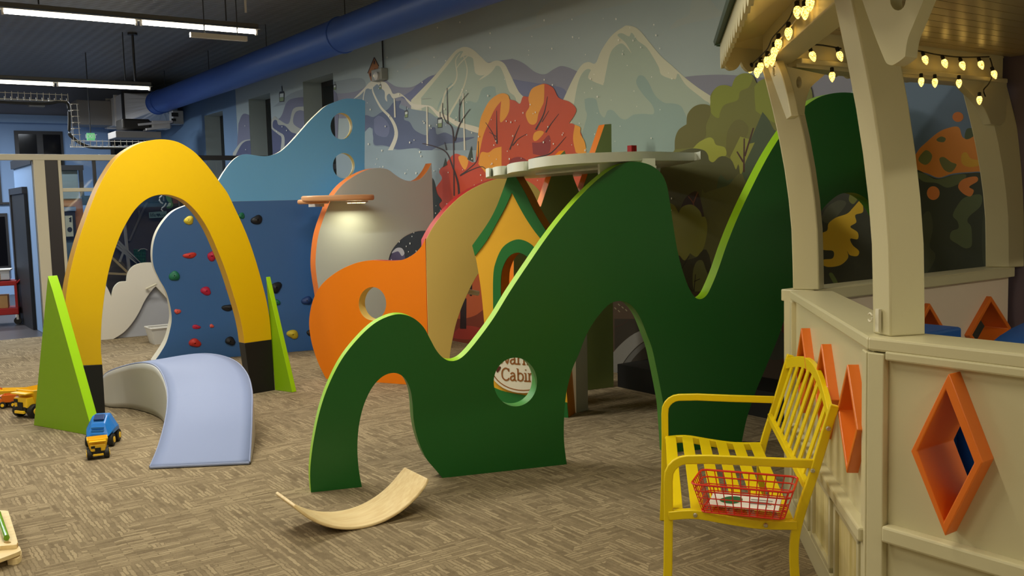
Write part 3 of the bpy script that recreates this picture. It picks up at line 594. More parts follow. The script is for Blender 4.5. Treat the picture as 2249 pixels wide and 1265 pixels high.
MB().prism([(u0, 1.72), (u1, 1.72), (u1, 1.875), (u0, 1.875)], [], lambda u, v, d: PG.w(u, v, d+.102), .03, MC, MC).build('bracket', cc)
q = PG.w(u1, 1.80, .13); MB().prism([(0, .03), (.09, .03), (0, -.12)], [], lambda u, v, d: q+PG.ex*(.0)+V(u*.8, u*.9, v)+PG.ex*d, .02, MC, MC).build('gusset', cc)
q = PG.w(u0-.28, 1.82, .4); MB().cyl(PG.w(u0-.3, 1.80, .45), PG.w(u0+.02, 1.82, .12), .008, M_galv, 8).build('tie_rod', cc)
# --- red box on the canopy
p = aty(1388, 328, 5.6)
rb = MB().box((p.x, p.y, p.z-.0), (.055, .05, .06), mat('red_plastic_dark', (150, 14, 18), .3))
rb.box((p.x, p.y-.026, p.z), (.004, .004, .055), M_rubber); tag(rb.build('toy_block', bevel=.006), 'small dark red toy block on top of the white canopy', 'toy')
# --- orange wave panel with round hole
OA, OB = atz(700, 831), atz(900, 845)
PO = Plane(OA, OB)
o_ = thing('wave_panel', floorbase(PO, 0, 1.2), 'orange wave-shaped play panel with a round porthole', 'play panel')
slab('panel_board', PO, [(716, 832, 2), (698, 795), (685, 755), (679, 715), (682, 680), (692, 648), (710, 621), (740, 597), (775, 580), (810, 572), (850, 573), (882, 571), (906, 560), (924, 543), (934, 524, 1), (938, 700, 1), (941, 848, 2)], .10, M_orange, M_red, o_, holes=[ell(818, 667, 30, 36.5, 22)], mh=M_tan)
# --- tan arch panel with red edge
tb = PO.w(PO.uv(939, 700)[0]+.0, 0, .0)
PT = Plane(tb, tb+V(1, -.10, 0))
t_ = thing('tan_archway', floorbase(PT, .1, .6), 'tan arched play panel with red upper edge beside the orange panel', 'play panel')
slab('panel_board', PT, [(943, 850, 2), (939, 700, 1), (935, 527, 1), (945, 508), (960, 485), (985, 455), (1018, 426), (1060, 403), (1100, 391), (1140, 391), (1175, 408), (1195, 440), (1205, 500), (1210, 830, 2), (1165, 830, 2), (1160, 650), (1140, 580), (1110, 560), (1080, 570), (1050, 602), (1022, 656), (1004, 704), (995, 742), (988, 785), (986, 840, 2)], .10, M_tan, M_red, t_, seg=5)
ribpts = [atz(0, 0, 1)]
cv = MB(); a = PT.w(.35, .86, .2); b2 = PT.w(.62, .78, .2)
cv.tube([a, (a+b2)/2+V(0, 0, -.01), b2], .024, M_edge); cv.build('crossbar', t_, smooth=True)
# --- yellow house with green trim
HB = atz(1249, 917)
PH = Plane(HB+V(-.54, .85, 0)*1.2, HB)
h_ = thing('house_panel', floorbase(PH, .6, 1.2), 'yellow cottage-shaped play panel with green roof and round-topped window', 'play panel')
hole = [(1101, 745, 1), (1101, 672), (1101, 612), (1106, 585), (1118, 564), (1134, 555), (1150, 558), (1164, 571), (1175, 600), (1181, 660), (1184, 765, 1)]
hout = [(1078, 940, 2), (1067, 760, 1), (1063, 704), (1058, 650), (1052, 606), (1044, 561, 1), (1038, 539, 1), (1071, 492), (1090, 457), (1106, 416), (1117, 384, 1), (1131, 384, 1), (1153, 422), (1175, 466), (1200, 507), (1222, 541, 1), (1214, 562, 1), (1222, 640), (1236, 760), (1249, 917, 2)]
hs = cr(pxuv(PH, hout), 5); hh = cr(pxuv(PH, hole), 4)
MB().prism(hs, [hh], PH.w, .16, M_house, M_brown, M_brown).build('house_front', h_, smooth=True)
def trim(name, pts, m=M_hgreen, th=.008, holes=()):
    lp = cr(pxuv(PH, pts), 5); return MB().prism(lp, [], lambda u, v, d: PH.w(u, v, d-th), th, m, m).build(name, h_, smooth=True)
trim('roof_trim', [(1038, 539, 1), (1071, 492), (1090, 457), (1106, 416), (1117, 384, 1), (1131, 384, 1), (1153, 422), (1175, 466), (1200, 507), (1222, 541, 1), (1213, 562, 1), (1192, 530), (1172, 504), (1150, 470), (1125, 423, 1), (1112, 452), (1096, 482), (1070, 528), (1044, 562, 1)])
trim('window_surround', [(1084, 745, 1), (1084, 691), (1084, 609), (1090, 574), (1106, 542), (1134, 526), (1160, 532), (1180, 552), (1195, 590), (1202, 650), (1206, 765, 1), (1184, 765, 1), (1181, 660), (1175, 600), (1164, 571), (1150, 558), (1134, 555), (1118, 564), (1106, 585), (1101, 612), (1101, 672), (1101, 745, 1)])
trim('base_trim', [(1078, 940, 2), (1073, 845, 1), (1110, 860), (1180, 872), (1246, 884, 1), (1249, 917, 2)])
# warming cabin sign hung on the house
sg = thing('cabin_sign', PH.w(PH.uv(1148, 800)[0], .9, 0), 'white oval sign with brown lettering hung on the yellow cottage', 'sign')
e1 = pxuv(PH, ell(1152, 802, 76, 60, 40)); e2 = pxuv(PH, ell(1152, 802, 71, 55, 40)); e3 = pxuv(PH, ell(1152, 802, 69, 53, 40)); BW = mat('sign_brown', (150, 92, 40), .5)
MB().prism([p[:2] for p in e1], [], lambda u, v, d: PH.w(u, v, d-.024), .014, mat('sign_white', (236, 230, 214), .5), BW).build('sign_board', sg)
MB().prism([p[:2] for p in e2], [[p[:2] for p in e3]], lambda u, v, d: PH.w(u, v, d-.026), .002, BW, BW).build('sign_border', sg)
# serif strokes: (x, y) in x-height units
GL_ = {'C': (1.15, [[(1.0, 1.25), (.85, 1.48), (.5, 1.55), (.15, 1.25), (.05, .78), (.15, .3), (.5, .0), (.85, .05), (1.02, .3)], [(1.0, 1.55), (1.0, 1.15)]]),
 'W': (1.6, [[(.0, 1.5), (.4, 0), (.8, 1.2), (1.2, 0), (1.55, 1.5)], [(-.1, 1.5), (.2, 1.5)], [(1.4, 1.5), (1.7, 1.5)]]),
 'a': (.95, [[(.12, .82), (.35, 1.0), (.6, .9), (.66, .6), (.66, .15), (.75, .02), (.92, .02)], [(.66, .6), (.3, .55), (.08, .3), (.2, .03), (.45, .03), (.66, .25)]]),
 'b': (1.0, [[(.0, 1.55), (.2, 1.55), (.2, .0)], [(.2, .8), (.45, 1.0), (.8, .85), (.9, .5), (.78, .12), (.45, .0), (.2, .2)]]),
 'i': (.55, [[(.05, 1.0), (.27, 1.0), (.27, .0)], [(.02, .0), (.52, .0)], [(.27, 1.38), (.27, 1.52)]]),
 'n': (1.15, [[(.0, 1.0), (.2, 1.0), (.2, .0)], [(.2, .75), (.45, 1.0), (.75, .9), (.82, .6), (.82, .0)], [(-.02, 0), (.42, 0)], [(.6, 0), (1.05, 0)]]),
 'r': (.8, [[(.0, 1.0), (.22, 1.0), (.22, .0)], [(.22, .7), (.45, 1.0), (.72, .95)], [(-.02, 0), (.5, 0)]]),
 'm': (1.65, [[(.0, 1.0), (.2, 1.0), (.2, .0)], [(.2, .75), (.4, 1.0), (.65, .95), (.75, .7), (.75, .0)], [(.75, .75), (.95, 1.0), (1.2, .95), (1.3, .7), (1.3, .0)], [(-.02, 0), (.4, 0)], [(.58, 0), (.92, 0)], [(1.12, 0), (1.5, 0)]]),
 'g': (1.0, [[(.8, .95), (.45, 1.0), (.15, .7), (.15, .3), (.45, .05), (.8, .25)], [(.8, 1.0), (.8, -.2), (.55, -.45), (.2, -.35)]])}
def serif(word, P, x0, y0, xh, m, par, d, wd=.17):
    u0, v0 = P.uv(x0, y0); b = MB(); cu = 0
    for ch in word:
        adv, strokes = GL_[ch]
        for st in strokes:
            c = cr([(p[0], p[1]) for p in st], 4, closed=False) if len(st) > 3 else list(st)
            b.sweep([P.w(u0+(cu+x)*xh, v0+y*xh, d) for x, y in c], [(-.001, -wd*xh/2), (.001, -wd*xh/2), (.001, wd*xh/2), (-.001, wd*xh/2)], m, up=P.n.cross(V(0, 0, 1)) if False else P.n)
        cu += adv
    # strokes lie flat on the board
    return b.build('sign_lettering', par)
def serif_flat(word, P, x0, y0, xh, m, par, d, wd=.2):
    u0, v0 = P.uv(x0, y0); b = MB(); cu = 0
    for ch in word:
        adv, strokes = GL_[ch]
        for st in strokes:
            c = cr([(p[0], p[1]) for p in st], 4, closed=False) if len(st) > 3 else list(st)
            n = len(c); L = []; R = []
            for i, p in enumerate(c):
                a = c[max(0, i-1)]; e = c[min(n-1, i+1)]; dx, dy = e[0]-a[0], e[1]-a[1]; l = math.hypot(dx, dy) or 1
                L.append((p[0]-dy/l*wd/2, p[1]+dx/l*wd/2)); R.append((p[0]+dy/l*wd/2, p[1]-dx/l*wd/2))
            for i in range(n-1):
                b.face([P.w(u0+(cu+q[0])*xh, v0+q[1]*xh, d) for q in (L[i], L[i+1], R[i+1], R[i])], m)
        cu += adv
    return b.build('sign_lettering', par, recalc=False)
xh = .059
serif_flat('Cabin', PH, 1105, 833, xh, BW, sg, -.0265)
serif_flat('Warming', PH, 1098, 796.5, xh, BW, sg, -.0265)
lp = cr(pxuv(PH, [(1093, 812), (1096, 806), (1100, 803), (1103, 806), (1100, 812), (1095, 817)]), 3); MB().prism(lp, [], lambda u, v, d: PH.w(u, v, d-.0265), .002, mat('sign_dark_brown', (90, 36, 24), .5), BW).build('printed_cone', sg)
# --- white end panel beside the house
PE = Plane(atz(1266, 907), atz(1292, 901))
e_ = slab('end_panel', PE, [(1266, 905, 2), (1292, 903, 2), (1288, 600, 1), (1262, 600, 1)], .05, mat('pale_panel_laminate', (170, 168, 160), .5), M_edge)
tag(e_, 'narrow pale grey end panel standing just right of the yellow cottage', 'play panel')
# --- olive panel with pointed orange-edged crests, square to the wall
PV = Plane(atz(1292, 857), atz(1348, 850))
v_ = thing('forest_panel', floorbase(PV, -.4, .2), 'olive green play panel with jagged orange-edged crest', 'play panel')
slab('panel_board', PV, [(1348, 850, 2), (1343, 272, 1), (1328, 273, 1), (1275, 428, 1), (1262, 396, 1), (1240, 330, 1), (1225, 345, 1), (1188, 453, 1), (1128, 485, 1), (1128, 876, 2)], .10, M_olive, M_orange, v_)
# --- black low plinth along the mural wall
pb = atz(1348, 849); M_bl = mat('matt_black_plinth', (10, 10, 10), .7)
bp_ = MB().box2((pb.x+.02, 3.95, 0), (WX-.03, pb.y-.03, .20), M_bl).build('floor_plinth'); tag(bp_, 'low matt black plinth along the mural wall behind the green arch', 'plinth')
# --- climbing wall: deep blue below, sky blue above
BA, BB = atz(525, 783), atz(677, 770)
PB = Plane(BA, BB)
c_ = thing('climbing_wall', floorbase(PB, -.2, 1.2), 'deep blue and sky blue climbing wall with ivory edge and two portholes', 'climbing wall')
cutv = PB.uv(600, 440.5)[1]
ur, _ = PB.uv(800, 450); 
def cutpt(x): return (PB.uv(x, 441)[0], cutv, 1)
lowl = pxuv(PB, [(412, 450), (382, 463), (359, 486), (342, 516), (335, 549), (337, 583), (349, 612), (364, 639), (373, 669), (377, 699), (373, 725), (365, 752), (352, 775), (335, 800, 2)])
lo = [(PB.uv(800, 440)[0], 0, 1), (PB.uv(800, 440)[0], cutv, 1), cutpt(432)]+lowl
MB().prism(cr(lo, 6), [], PB.w, .36, M_blue, M_edge).build('climbing_board', c_, smooth=True, bevel=.003)
upl = pxuv(PB, [(802, 222, 1), (795, 219), (779, 217), (757, 217), (735, 224), (715, 233), (696, 250), (679, 267), (657, 292), (635, 316), (618, 331), (602, 339), (585, 343), (566, 342), (546, 339), (530, 340), (516, 348), (502, 363), (490, 380), (474, 405), (452, 426)])
up = [(PB.uv(800, 440)[0], cutv, 1)]+upl+[cutpt(432)]
hl = [[p[:2] for p in pxuv(PB, ell(750, 277, 24, 29, 28))], [p[:2] for p in pxuv(PB, ell(755, 364, 24, 28, 28))]]
MB().prism(cr(up, 6), hl, PB.w, .12, M_sky, M_edge, mat('pale_yellow_edge', (226, 206, 130), .45)).build('sky_board', c_, smooth=True, bevel=.003)
HOLD = {'y': (210, 190, 50), 'r': (200, 50, 40), 'm': (190, 30, 70), 'g': (20, 110, 80), 'b': (24, 26, 32), 'c': (220, 90, 80), 'u': (30, 60, 120)}
HN = {'y': 'yellow', 'r': 'red', 'm': 'magenta', 'g': 'green', 'b': 'black', 'c': 'coral', 'u': 'navy blue'}
for i, (x, y, rx, ry, k) in enumerate([(415, 484, 12, 9, 'y'), (417, 561, 14, 7, 'r'), (466, 562, 11, 11, 'm'), (383, 606, 11, 12, 'g'), (497, 598, 7, 6, 'y'), (452, 639, 12, 9, 'm'), (503, 633, 8, 7, 'm'), (390, 684, 7, 6, 'c'), (500, 676, 12, 8, 'b'), (431, 718, 9, 5, 'm'), (465, 716, 5, 4, 'c'), (428, 753, 13, 10, 'r'), (506, 749, 11, 10, 'b'), (530, 474, 7, 8, 'g'), (564, 483, 12, 11, 'b'), (607, 631, 12, 12, 'b'), (608, 664, 7, 7, 'g'), (643, 734, 13, 10, 'y'), (674, 660, 11, 10, 'u'), (679, 731, 6, 6, 'b')]):
    u, v = PB.uv(x, y); u2, _ = PB.uv(x+rx, y); _, v2 = PB.uv(x, y-ry); ru, rv = abs(u2-u), abs(v2-v); rr = random.Random(i)
    ph = [rr.uniform(0, 6.28) for _ in range(3)]; b = MB(); m = mat('hold_'+HN[k].replace(' ', '_'), HOLD[k], .55); K = len(b.v); n = 16; R = 5
    skew = rr.uniform(-.25, .25)
    for j in range(R+1):
        a = j/R*math.pi/2
        for t in range(n):
            th = 2*math.pi*t/n; wob = 1+.13*math.sin(2*th+ph[0])+.09*math.sin(3*th+ph[1])
            rad = math.cos(a)*wob; hgt = math.sin(a)*(.55+.1*math.sin(th+ph[2]))*min(ru, rv)*1.6
            if j == R: rad = .10
            if j == R-1: rad = .16; 
            b.v.append(PB.w(u+ru*(rad*math.cos(th)+skew*math.sin(a)*.5), v+rv*rad*math.sin(th), -hgt*(.80 if j == R else 1)))
    for j in range(R):
        for t in range(n): b.f.append((K+j*n+t, K+j*n+(t+1) % n, K+(j+1)*n+(t+1) % n, K+(j+1)*n+t)); b.m.append(b.mi(m))
    b.f.append(tuple(K+R*n+t for t in range(n))); b.m.append(b.mi(M_rubber))
    o = b.build('climbing_hold', c_, smooth=True, ang=60); o['label'] = HN[k]+' climbing hold'
# --- grey wave panel with orange edge and notch, square to the wall
YG = 9.7
PR = Plane((4.0, YG), (5.6, YG))
r_ = thing('wave_panel', floorbase(PR, 0, 1.6), 'light grey wave-shaped play panel with orange edge in front of the mural', 'play panel')
slab('panel_board', PR, [(722, 800, 2), (708, 690), (700, 637), (696, 612), (693, 580), (695, 544), (701, 509), (714, 470), (728, 437), (745, 413), (762, 397), (784, 383), (806, 373), (829, 369), (851, 372), (867, 383), (881, 392), (895, 397), (912, 397), (925, 391), (938, 376), (948, 358, 1), (952, 470, 1), (953, 507, 1), (932, 507), (914, 509), (892, 518), (875, 532), (860, 552), (853, 575), (852, 605), (864, 640), (890, 665), (922, 674), (956, 668, 1), (962, 790, 2)], .14, M_gray, M_orange2, r_)
tc_ = thing('wooden_canopy', atz(740, 433, 1.70), 'peach coloured cloud-shaped canopy with a lamp beneath, on the grey panel', 'canopy')
Mp = mat('peach_canopy_laminate', (226, 168, 120), .4)
def disc(cx, cy, z, rx, ry, ang, th, m, name, par, bev=.02):
    ca, sa = math.cos(ang), math.sin(ang); lp = [(cx+rx*math.cos(t)*ca-ry*math.sin(t)*sa, cy+rx*math.cos(t)*sa+ry*math.sin(t)*ca) for t in [2*math.pi*i/48 for i in range(48)]]
    return MB().prism(lp, [], lambda u, v, d: V(u, v, z+d), th, m, m).build(name, par, smooth=True, bevel=bev, bseg=4)
ctr = aty(742, 428, 9.45); disc(ctr.x, ctr.y, 1.685, .385, .26, -.35, .062, Mp, 'canopy_board', tc_)
ct2 = aty(688, 437, 9.6); disc(ct2.x, ct2.y, 1.66, .17, .15, 0, .05, Mp, 'canopy_lobe', tc_)
pl_ = aty(788, 432, 9.45)
lampm = mat('puck_lamp_glow', (255, 225, 150), .4, emit=6)
lb = MB(); lb.box((pl_.x, 9.5, 1.675), (.24, .05, .02), M_galv); lb.build('lamp_housing', tc_)
for i in range(4): MB().box((pl_.x-.09+i*.055, 9.5, 1.662), (.035, .03, .01), lampm).build('lamp_led', tc_)
area('puck_lamp', (pl_.x-.01, 9.5, 1.645), .22, .05, 5.5, (1, .86, .5), (math.radians(-18), 0, 0))
MB().box((ctr.x-.12, YG+.05, 1.655), (.05, .3, .05), M_galv).build('bracket', tc_)
# --- yellow arch with lime fins and black feet
AA, AB = atz(233, 918), atz(604, 857)
PA = Plane(AA, AB)
a_ = thing('arch', floorbase(PA, 0, 1.4), 'tall yellow play arch with black feet and two lime green triangular fins', 'play arch')
outL = [(143, 679), (147, 635), (156, 589), (173, 526), (199, 453), (216, 412), (232, 382), (252, 352), (276, 331), (305, 315), (332, 308), (354, 306), (376, 308), (398, 315), (425, 332), (448, 355), (465, 376), (481, 398), (500, 424), (515, 455), (530, 487), (546, 525), (561, 569), (574, 614), (586, 662), (593, 705)]
inR = [(533, 725), (525, 689), (511, 642), (495, 593), (475, 543), (455, 500), (432, 466), (408, 443), (388, 433), (368, 428), (345, 429), (322, 438), (299, 458), (279, 488), (262, 523), (247, 566), (236, 610), (228, 662), (223, 715), (222, 765)]
arch = [(178, 803, 1), (158, 770), (146, 725)]+outL+[(596.5, 746, 1), (537, 754, 1)]+inR+[(225, 801, 1)]
slab('arch_board', PA, arch, .11, M_yellow, M_yellow2, a_, seg=4)
for pts in ([(178, 803, 1), (225, 801, 1), (232, 918, 2), (186, 926, 2)], [(537, 754, 1), (596.5, 746, 1), (604, 857, 2), (553, 866, 2)]):
    slab('foot', PA, pts, .11, M_black, M_black, a_)
F1 = Plane(atz(74, 934), atz(200, 957))
slab('fin', F1, [(74, 934, 2), (205, 958, 2), (116, 640, 1), (105, 606, 1)], .075, M_lime2, M_lime, a_)
F2 = Plane(atz(605, 857), atz(642, 862))
slab('fin', F2, [(604, 857, 2), (642, 862, 2), (584, 608, 1)], .05, M_lime2, M_lime, a_)
# --- curved vinyl slide
sl = thing('slide_ramp', atz(400, 960), 'pale lavender vinyl-covered curved ramp with grey side behind the yellow arch', 'play ramp')
k = H/1.55
Lp = [aty(x, y, Y*k) for x, y, Y in ((330, 1030, 5.92), (347, 985, 6.12), (360, 940, 6.36), (368, 895, 6.62), (367, 852, 6.9), (350, 812, 7.18), (322, 798, 7.45), (280, 803, 7.78), (232, 822, 8.1))]
Lp[0].z = .012
Rp = [aty(x, y, Y*k) for x, y, Y in ((548, 1020, 5.62), (551, 965, 5.85), (553, 910, 6.08), (553, 860, 6.38), (541, 820, 6.72), (512, 792, 7.05), (462, 779, 7.4), (400, 783, 7.75), (330, 800, 8.1))]
Rp[0].z = .012
# the far side drops back to the floor
Lp.append(Lp[-1]+V(.05, .5, -.2)); Rp.append(Rp[-1]+V(.1, .45, -.2))
Ls, Rs = cr3(Lp, 5), cr3(Rp, 5)
def ruled(A, B, m, name, par, th, nseg=8, piping=None):
    b = MB(); n = len(A); k0 = 0
    for i in range(n):
        for j in range(nseg+1): b.v.append(A[i].lerp(B[i], j/nseg))
    for i in range(n-1):
        for j in range(nseg): q = i*(nseg+1)+j; b.f.append((q, q+1, q+nseg+2, q+nseg+1)); b.m.append(b.mi(m))
    return b.build(name, par, smooth=True, ang=80, solid=th)
ruled(Ls, Rs, M_lav, 'slide_surface', sl, .02)
for nm, S in (('edge_piping', Ls), ('edge_piping', Rs)): MB().tube([p+V(0, 0, .004) for p in S], .007, mat('lavender_piping', (140, 152, 190), .5)).build(nm, sl, smooth=True)
MB().tube([Ls[0]+V(0, 0, .0), Rs[0]], .010, mat('lavender_piping', (140, 152, 190), .5)).build('edge_piping', sl, smooth=True)
mi_ = 17; MB().tube([Ls[mi_].lerp(Rs[mi_], t/6)+V(0, -.012, .004) for t in range(7)], .004, M_lav, 5).build('seam', sl, smooth=True)
Fl = [atz(x, y) for x, y in ((330, 1030), (346, 998), (357, 970), (363, 945), (361, 928), (345, 915), (315, 904), (280, 897), (233, 893))]; Fl[0].z = 0
Fl.append(Lp[-1]*1.0); Fl[-1].z = 0
Fs = cr3(Fl, 5)
for p in Fs: p.z = .008
ruled(Ls, Fs, M_grayv, 'side_wall', sl, .015)
Fr = [V(p.x+.01, p.y+.02, .008) for p in Rs]; ruled(Rs, Fr, M_grayv, 'side_wall', sl, .015)
MB().tube([p+V(0, 0, .004) for p in Fs], .008, M_rubber, 6).build('floor_piping', sl, smooth=True)
# --- white cloud panel and lavender panel at the glass partition
PC = Plane(atz(226, 747), atz(339, 737))
cw = thing('cloud_screen', floorbase(PC, 0, .8), 'white cloud-shaped play panel over a grey-lavender panel behind the arch', 'play panel')
slab('cloud_board', PC, [(150, 753, 2), (150, 650, 1), (190, 620), (222, 622), (234, 629), (245, 652, 1), (250, 632), (262, 620), (278, 618, 1), (281, 600), (294, 584), (318, 577), (345, 580), (365, 600), (372, 640), (366, 655, 1), (342, 629, 1), (332, 640), (319, 659), (306, 685), (291, 709), (272, 730), (249, 745, 2)], .06, mat('off_white_laminate', (214, 208, 196), .5), M_edge, cw)
slab('lavender_board', PC, [(240, 745, 2), (420, 730, 2), (420, 600, 1), (330, 600, 1), (240, 700, 1)], .05, mat('lavender_grey_laminate', (172, 174, 182), .5), M_edge, cw, depth=.062)
a = PC.w(*PC.uv(321, 634), -.02); b2 = PC.w(*PC.uv(341, 622), -.12)
MB().cyl(a, b2, .014, M_edge, 8).build('rail_peg', cw)
# white storage bin on the floor
bb = atz(362, 752); bi = thing('storage_bin', (bb.x, bb.y, 0), 'white plastic storage bin on the carpet behind the climbing wall edge', 'storage bin')
Mb = mat('white_bin_plastic', (216, 214, 208), .4); b = MB(); s1, s2, hb = .15, .19, .2
for z, s in ((0, s1), (hb, s2)): b.v += [V(bb.x-s, bb.y-s*.8, z), V(bb.x+s, bb.y-s*.8, z), V(bb.x+s, bb.y+s*.8, z), V(bb.x-s, bb.y+s*.8, z)]
for f in ((0, 1, 2, 3), (0, 4, 5, 1), (1, 5, 6, 2), (2, 6, 7, 3), (3, 7, 4, 0)): b.f.append(f); b.m.append(b.mi(Mb))
b.build('bin_body', bi, solid=.006)
MB().tube([V(bb.x-s2, bb.y-s2*.8, hb), V(bb.x+s2, bb.y-s2*.8, hb), V(bb.x+s2, bb.y+s2*.8, hb), V(bb.x-s2, bb.y+s2*.8, hb)], .012, Mb, 6, closed=True).build('bin_rim', bi)
# ------------------------------------------------------------------ white gazebo (play house) at the right
ZL = 1.15
gz = thing('gazebo', (3.9, 1.6, 0), 'cream white wooden gazebo with scalloped eaves and orange diamond windows', 'gazebo')
L0 = atz(1905, 740, ZL); L1 = atz(1735, 638, ZL); b0 = atz(1955.6, 740, ZL); b1 = atz(1741, 636, ZL); b2 = atz(2235, 588, ZL)
for v_0 in (L0, L1, b0, b1, b2): v_0.z = 0
LA = L0+V(.03, -1.9, 0)
r0 = V(-.924, .383, 0); r1 = V(-.383, .924, 0); r2 = V(.383, .924, 0)
FA = Plane(L0, LA); FB = Plane(L1, L0); YC = 3.04; FC = Plane((3.87, YC), (5.85, YC))
def off(P, d): q = Plane(P.o, P.o+P.ex); q.o = P.o-P.n*(-d) if d >= 0 else P.o+P.n*d; return q
wood_pl = wood('yellowed_plywood', (206, 190, 120), (226, 212, 160), (12, 12, 1), .5)
M_odia = mat('orange_diamond_paint', (232, 118, 34), .35)
def diamond_frame(P, rim, inner_s, proud, depth, nm='diamond_window'):
    c = (sum(p[0] for p in rim)/4, sum(p[1] for p in rim)/4)
    inn = [(c[0]+(p[0]-c[0])*inner_s, c[1]+(p[1]-c[1])*inner_s) for p in rim] if not isinstance(inner_s, list) else inner_s
    return MB().prism([p[:2] for p in rim], [[p[:2] for p in inn]], lambda u, v, d: P.w(u, v, d-proud), depth+proud, M_odia, M_odia, M_odia).build(nm, gz, bevel=.004)
def shr(rim, s):
    c = (sum(p[0] for p in rim)/4, sum(p[1] for p in rim)/4); return [(c[0]+(p[0]-c[0])*s, c[1]+(p[1]-c[1])*s) for p in rim]
WT = .13
# face A
fAp = Plane(FA.o-V(.04, 0, 0), FA.o-V(.04, 0, 0)+FA.ex)
rimA = [fAp.uv(*q) for q in ((2083, 820), (2000, 991), (2075, 1178), (2158, 1016))]
inA = [fAp.uv(*q) for q in ((2077, 857), (2014, 991), (2072, 1146), (2139, 1016))]
MB().prism([(0.0, 0), (1.9, 0), (1.9, ZL-.045), (0, ZL-.045)], [shr(rimA, .93)], lambda u, v, d: FA.w(u, v, d+.025), WT, M_white, M_white).build('wall_panel', gz)
MB().prism(rimA, [inA], lambda u, v, d: fAp.w(u, v, d), .04+.025+WT+.02, M_odia, M_odia, M_odia).build('diamond_window', gz, bevel=.004)
# face B
LBn = (L1-L0).length
rimB = [off(FB, .02).uv(*q) for q in ((1860, 798), (1838, 900), (1858, 1037), (1882, 945))]
cB = (sum(p[0] for p in rimB)/4, sum(p[1] for p in rimB)/4); hu = (rimB[3][0]-rimB[1][0])/2; hv = (rimB[0][1]-rimB[2][1])/2
uB = [off(FB, .02).uv(x, y)[0] for x, y in ((1860, 798), (1803, 753), (1759, 717))]
RB = [[(u, cB[1]+hv), (u-hu, cB[1]), (u, cB[1]-hv), (u+hu, cB[1])] for u in uB]
MB().prism([(0.0, 0), (LBn, 0), (LBn, ZL-.045), (0, ZL-.045)], [shr(r, .93) for r in RB], lambda u, v, d: FB.w(u, v, d+.02), WT, M_white, M_white).build('wall_panel', gz)
for r in RB: diamond_frame(FB, r, .87, .02, .02+WT+.02)
# face C, seen from inside
rimC = []
for ax_, ay, lx, ly in ((2177.6, 650.5, 2128.5, 737), (2043, 666, 1998, 752)):
    Pc = Plane((3.87, YC-.03), (5.85, YC-.03)); a = Pc.uv(ax_, ay); l = Pc.uv(lx, ly); rimC.append([(a[0], a[1]), l, (a[0], 2*l[1]-a[1]), (2*a[0]-l[0], l[1])])
MB().prism([(0.0, 0), (1.98, 0), (1.98, ZL-.01), (0, ZL-.01)], [shr(r, .93) for r in rimC], lambda u, v, d: FC.w(u, v, d), .10, mat('pinkish_inner_paint', (236, 218, 200), .55), M_white).build('wall_panel', gz)
for r in rimC: diamond_frame(FC, r, .84, .03, .12)
MB().box2((3.87, YC-.04, ZL-.06), (5.85, YC+.12, ZL), M_white).build('sill', gz, bevel=.006)
# caps (wide ledge)
def capseg(a, b, wd, nm='ledge_cap', z0=ZL-.045, z1=ZL):
    d = (b-a).normalized(); n = V(d.y, -d.x, 0)      # n points out for a->b left to right
    return a, b, d, n
nA, nB = FA.n, FB.n
mit = (nA+nB).normalized()/((nA+nB).normalized().dot(nA))   # miter at L0
capB = [L1, L0, L0-mit*.20, L1-nB*.20+FB.ex*.05]
capA = [L0, LA, LA-nA*.20, L0-mit*.20]
for cp in (capB, capA):
    MB().prism([(p.x, p.y) for p in cp], [], lambda u, v, d: V(u, v, ZL-.045+d), .045, M_white, M_white).build('ledge_cap', gz, bevel=.008)
# rails, stiles, base boards on A
MB().box(FA.w(1.0, .505, .01), (1.87, .05, .055), M_white, (FA.ex, FA.n, V(0, 0, 1))).build('chair_rail', gz, bevel=.008)
MB().box(FA.w(.032, (ZL-.05)/2, .012), (.06, .03, ZL-.05), M_white, (FA.ex, FA.n, V(0, 0, 1))).build('corner_stile', gz, bevel=.004)
MB().box(FA.w(1.0, ZL-.055, .012), (1.87, .03, .03), M_white, (FA.ex, FA.n, V(0, 0, 1))).build('cap_moulding', gz, bevel=.006)
MB().box(FA.w(.95, .06, .015), (1.9, .03, .12), M_white, (FA.ex, FA.n, V(0, 0, 1))).build('baseboard', gz, bevel=.004)
# B: rail, stiles and recessed plywood panels
axB = (FB.ex, FB.n, V(0, 0, 1))
MB().box(FB.w(LBn/2, .47, .005), (LBn-.06, .05, .05), M_white, axB).build('chair_rail', gz, bevel=.008)
MB().box(FB.w(.03, (ZL-.05)/2, .012), (.06, .03, ZL-.05), M_white, axB).build('corner_stile', gz, bevel=.004)
MB().box(FB.w(LBn-.035, (ZL-.05)/2, .012), (.06, .03, ZL-.05), M_white, axB).build('corner_stile', gz, bevel=.004)
MB().box(FB.w(LBn/2, .055, .01), (LBn-.1, .03, .11), M_white, axB).build('baseboard', gz, bevel=.004)
np_ = 3; wpn = (LBn-.14)/np_
for i in range(np_):
    u0 = .07+i*wpn+.05; u1 = .07+(i+1)*wpn-.05
    MB().box(FB.w((u0+u1)/2, .27, .017), (u1-u0, .008, .27), wood_pl, axB).build('plywood_inset', gz)
    for (c, s) in (((u0+.0, .27), (.03, .33)), ((u1, .27), (.03, .33)), (((u0+u1)/2, .42), (u1-u0+.03, .03)), (((u0+u1)/2, .12), (u1-u0+.03, .03))):
        MB().box(FB.w(c[0], c[1], .012), (s[0], .03, s[1]), M_white, axB).build('panel_moulding', gz, bevel=.004)
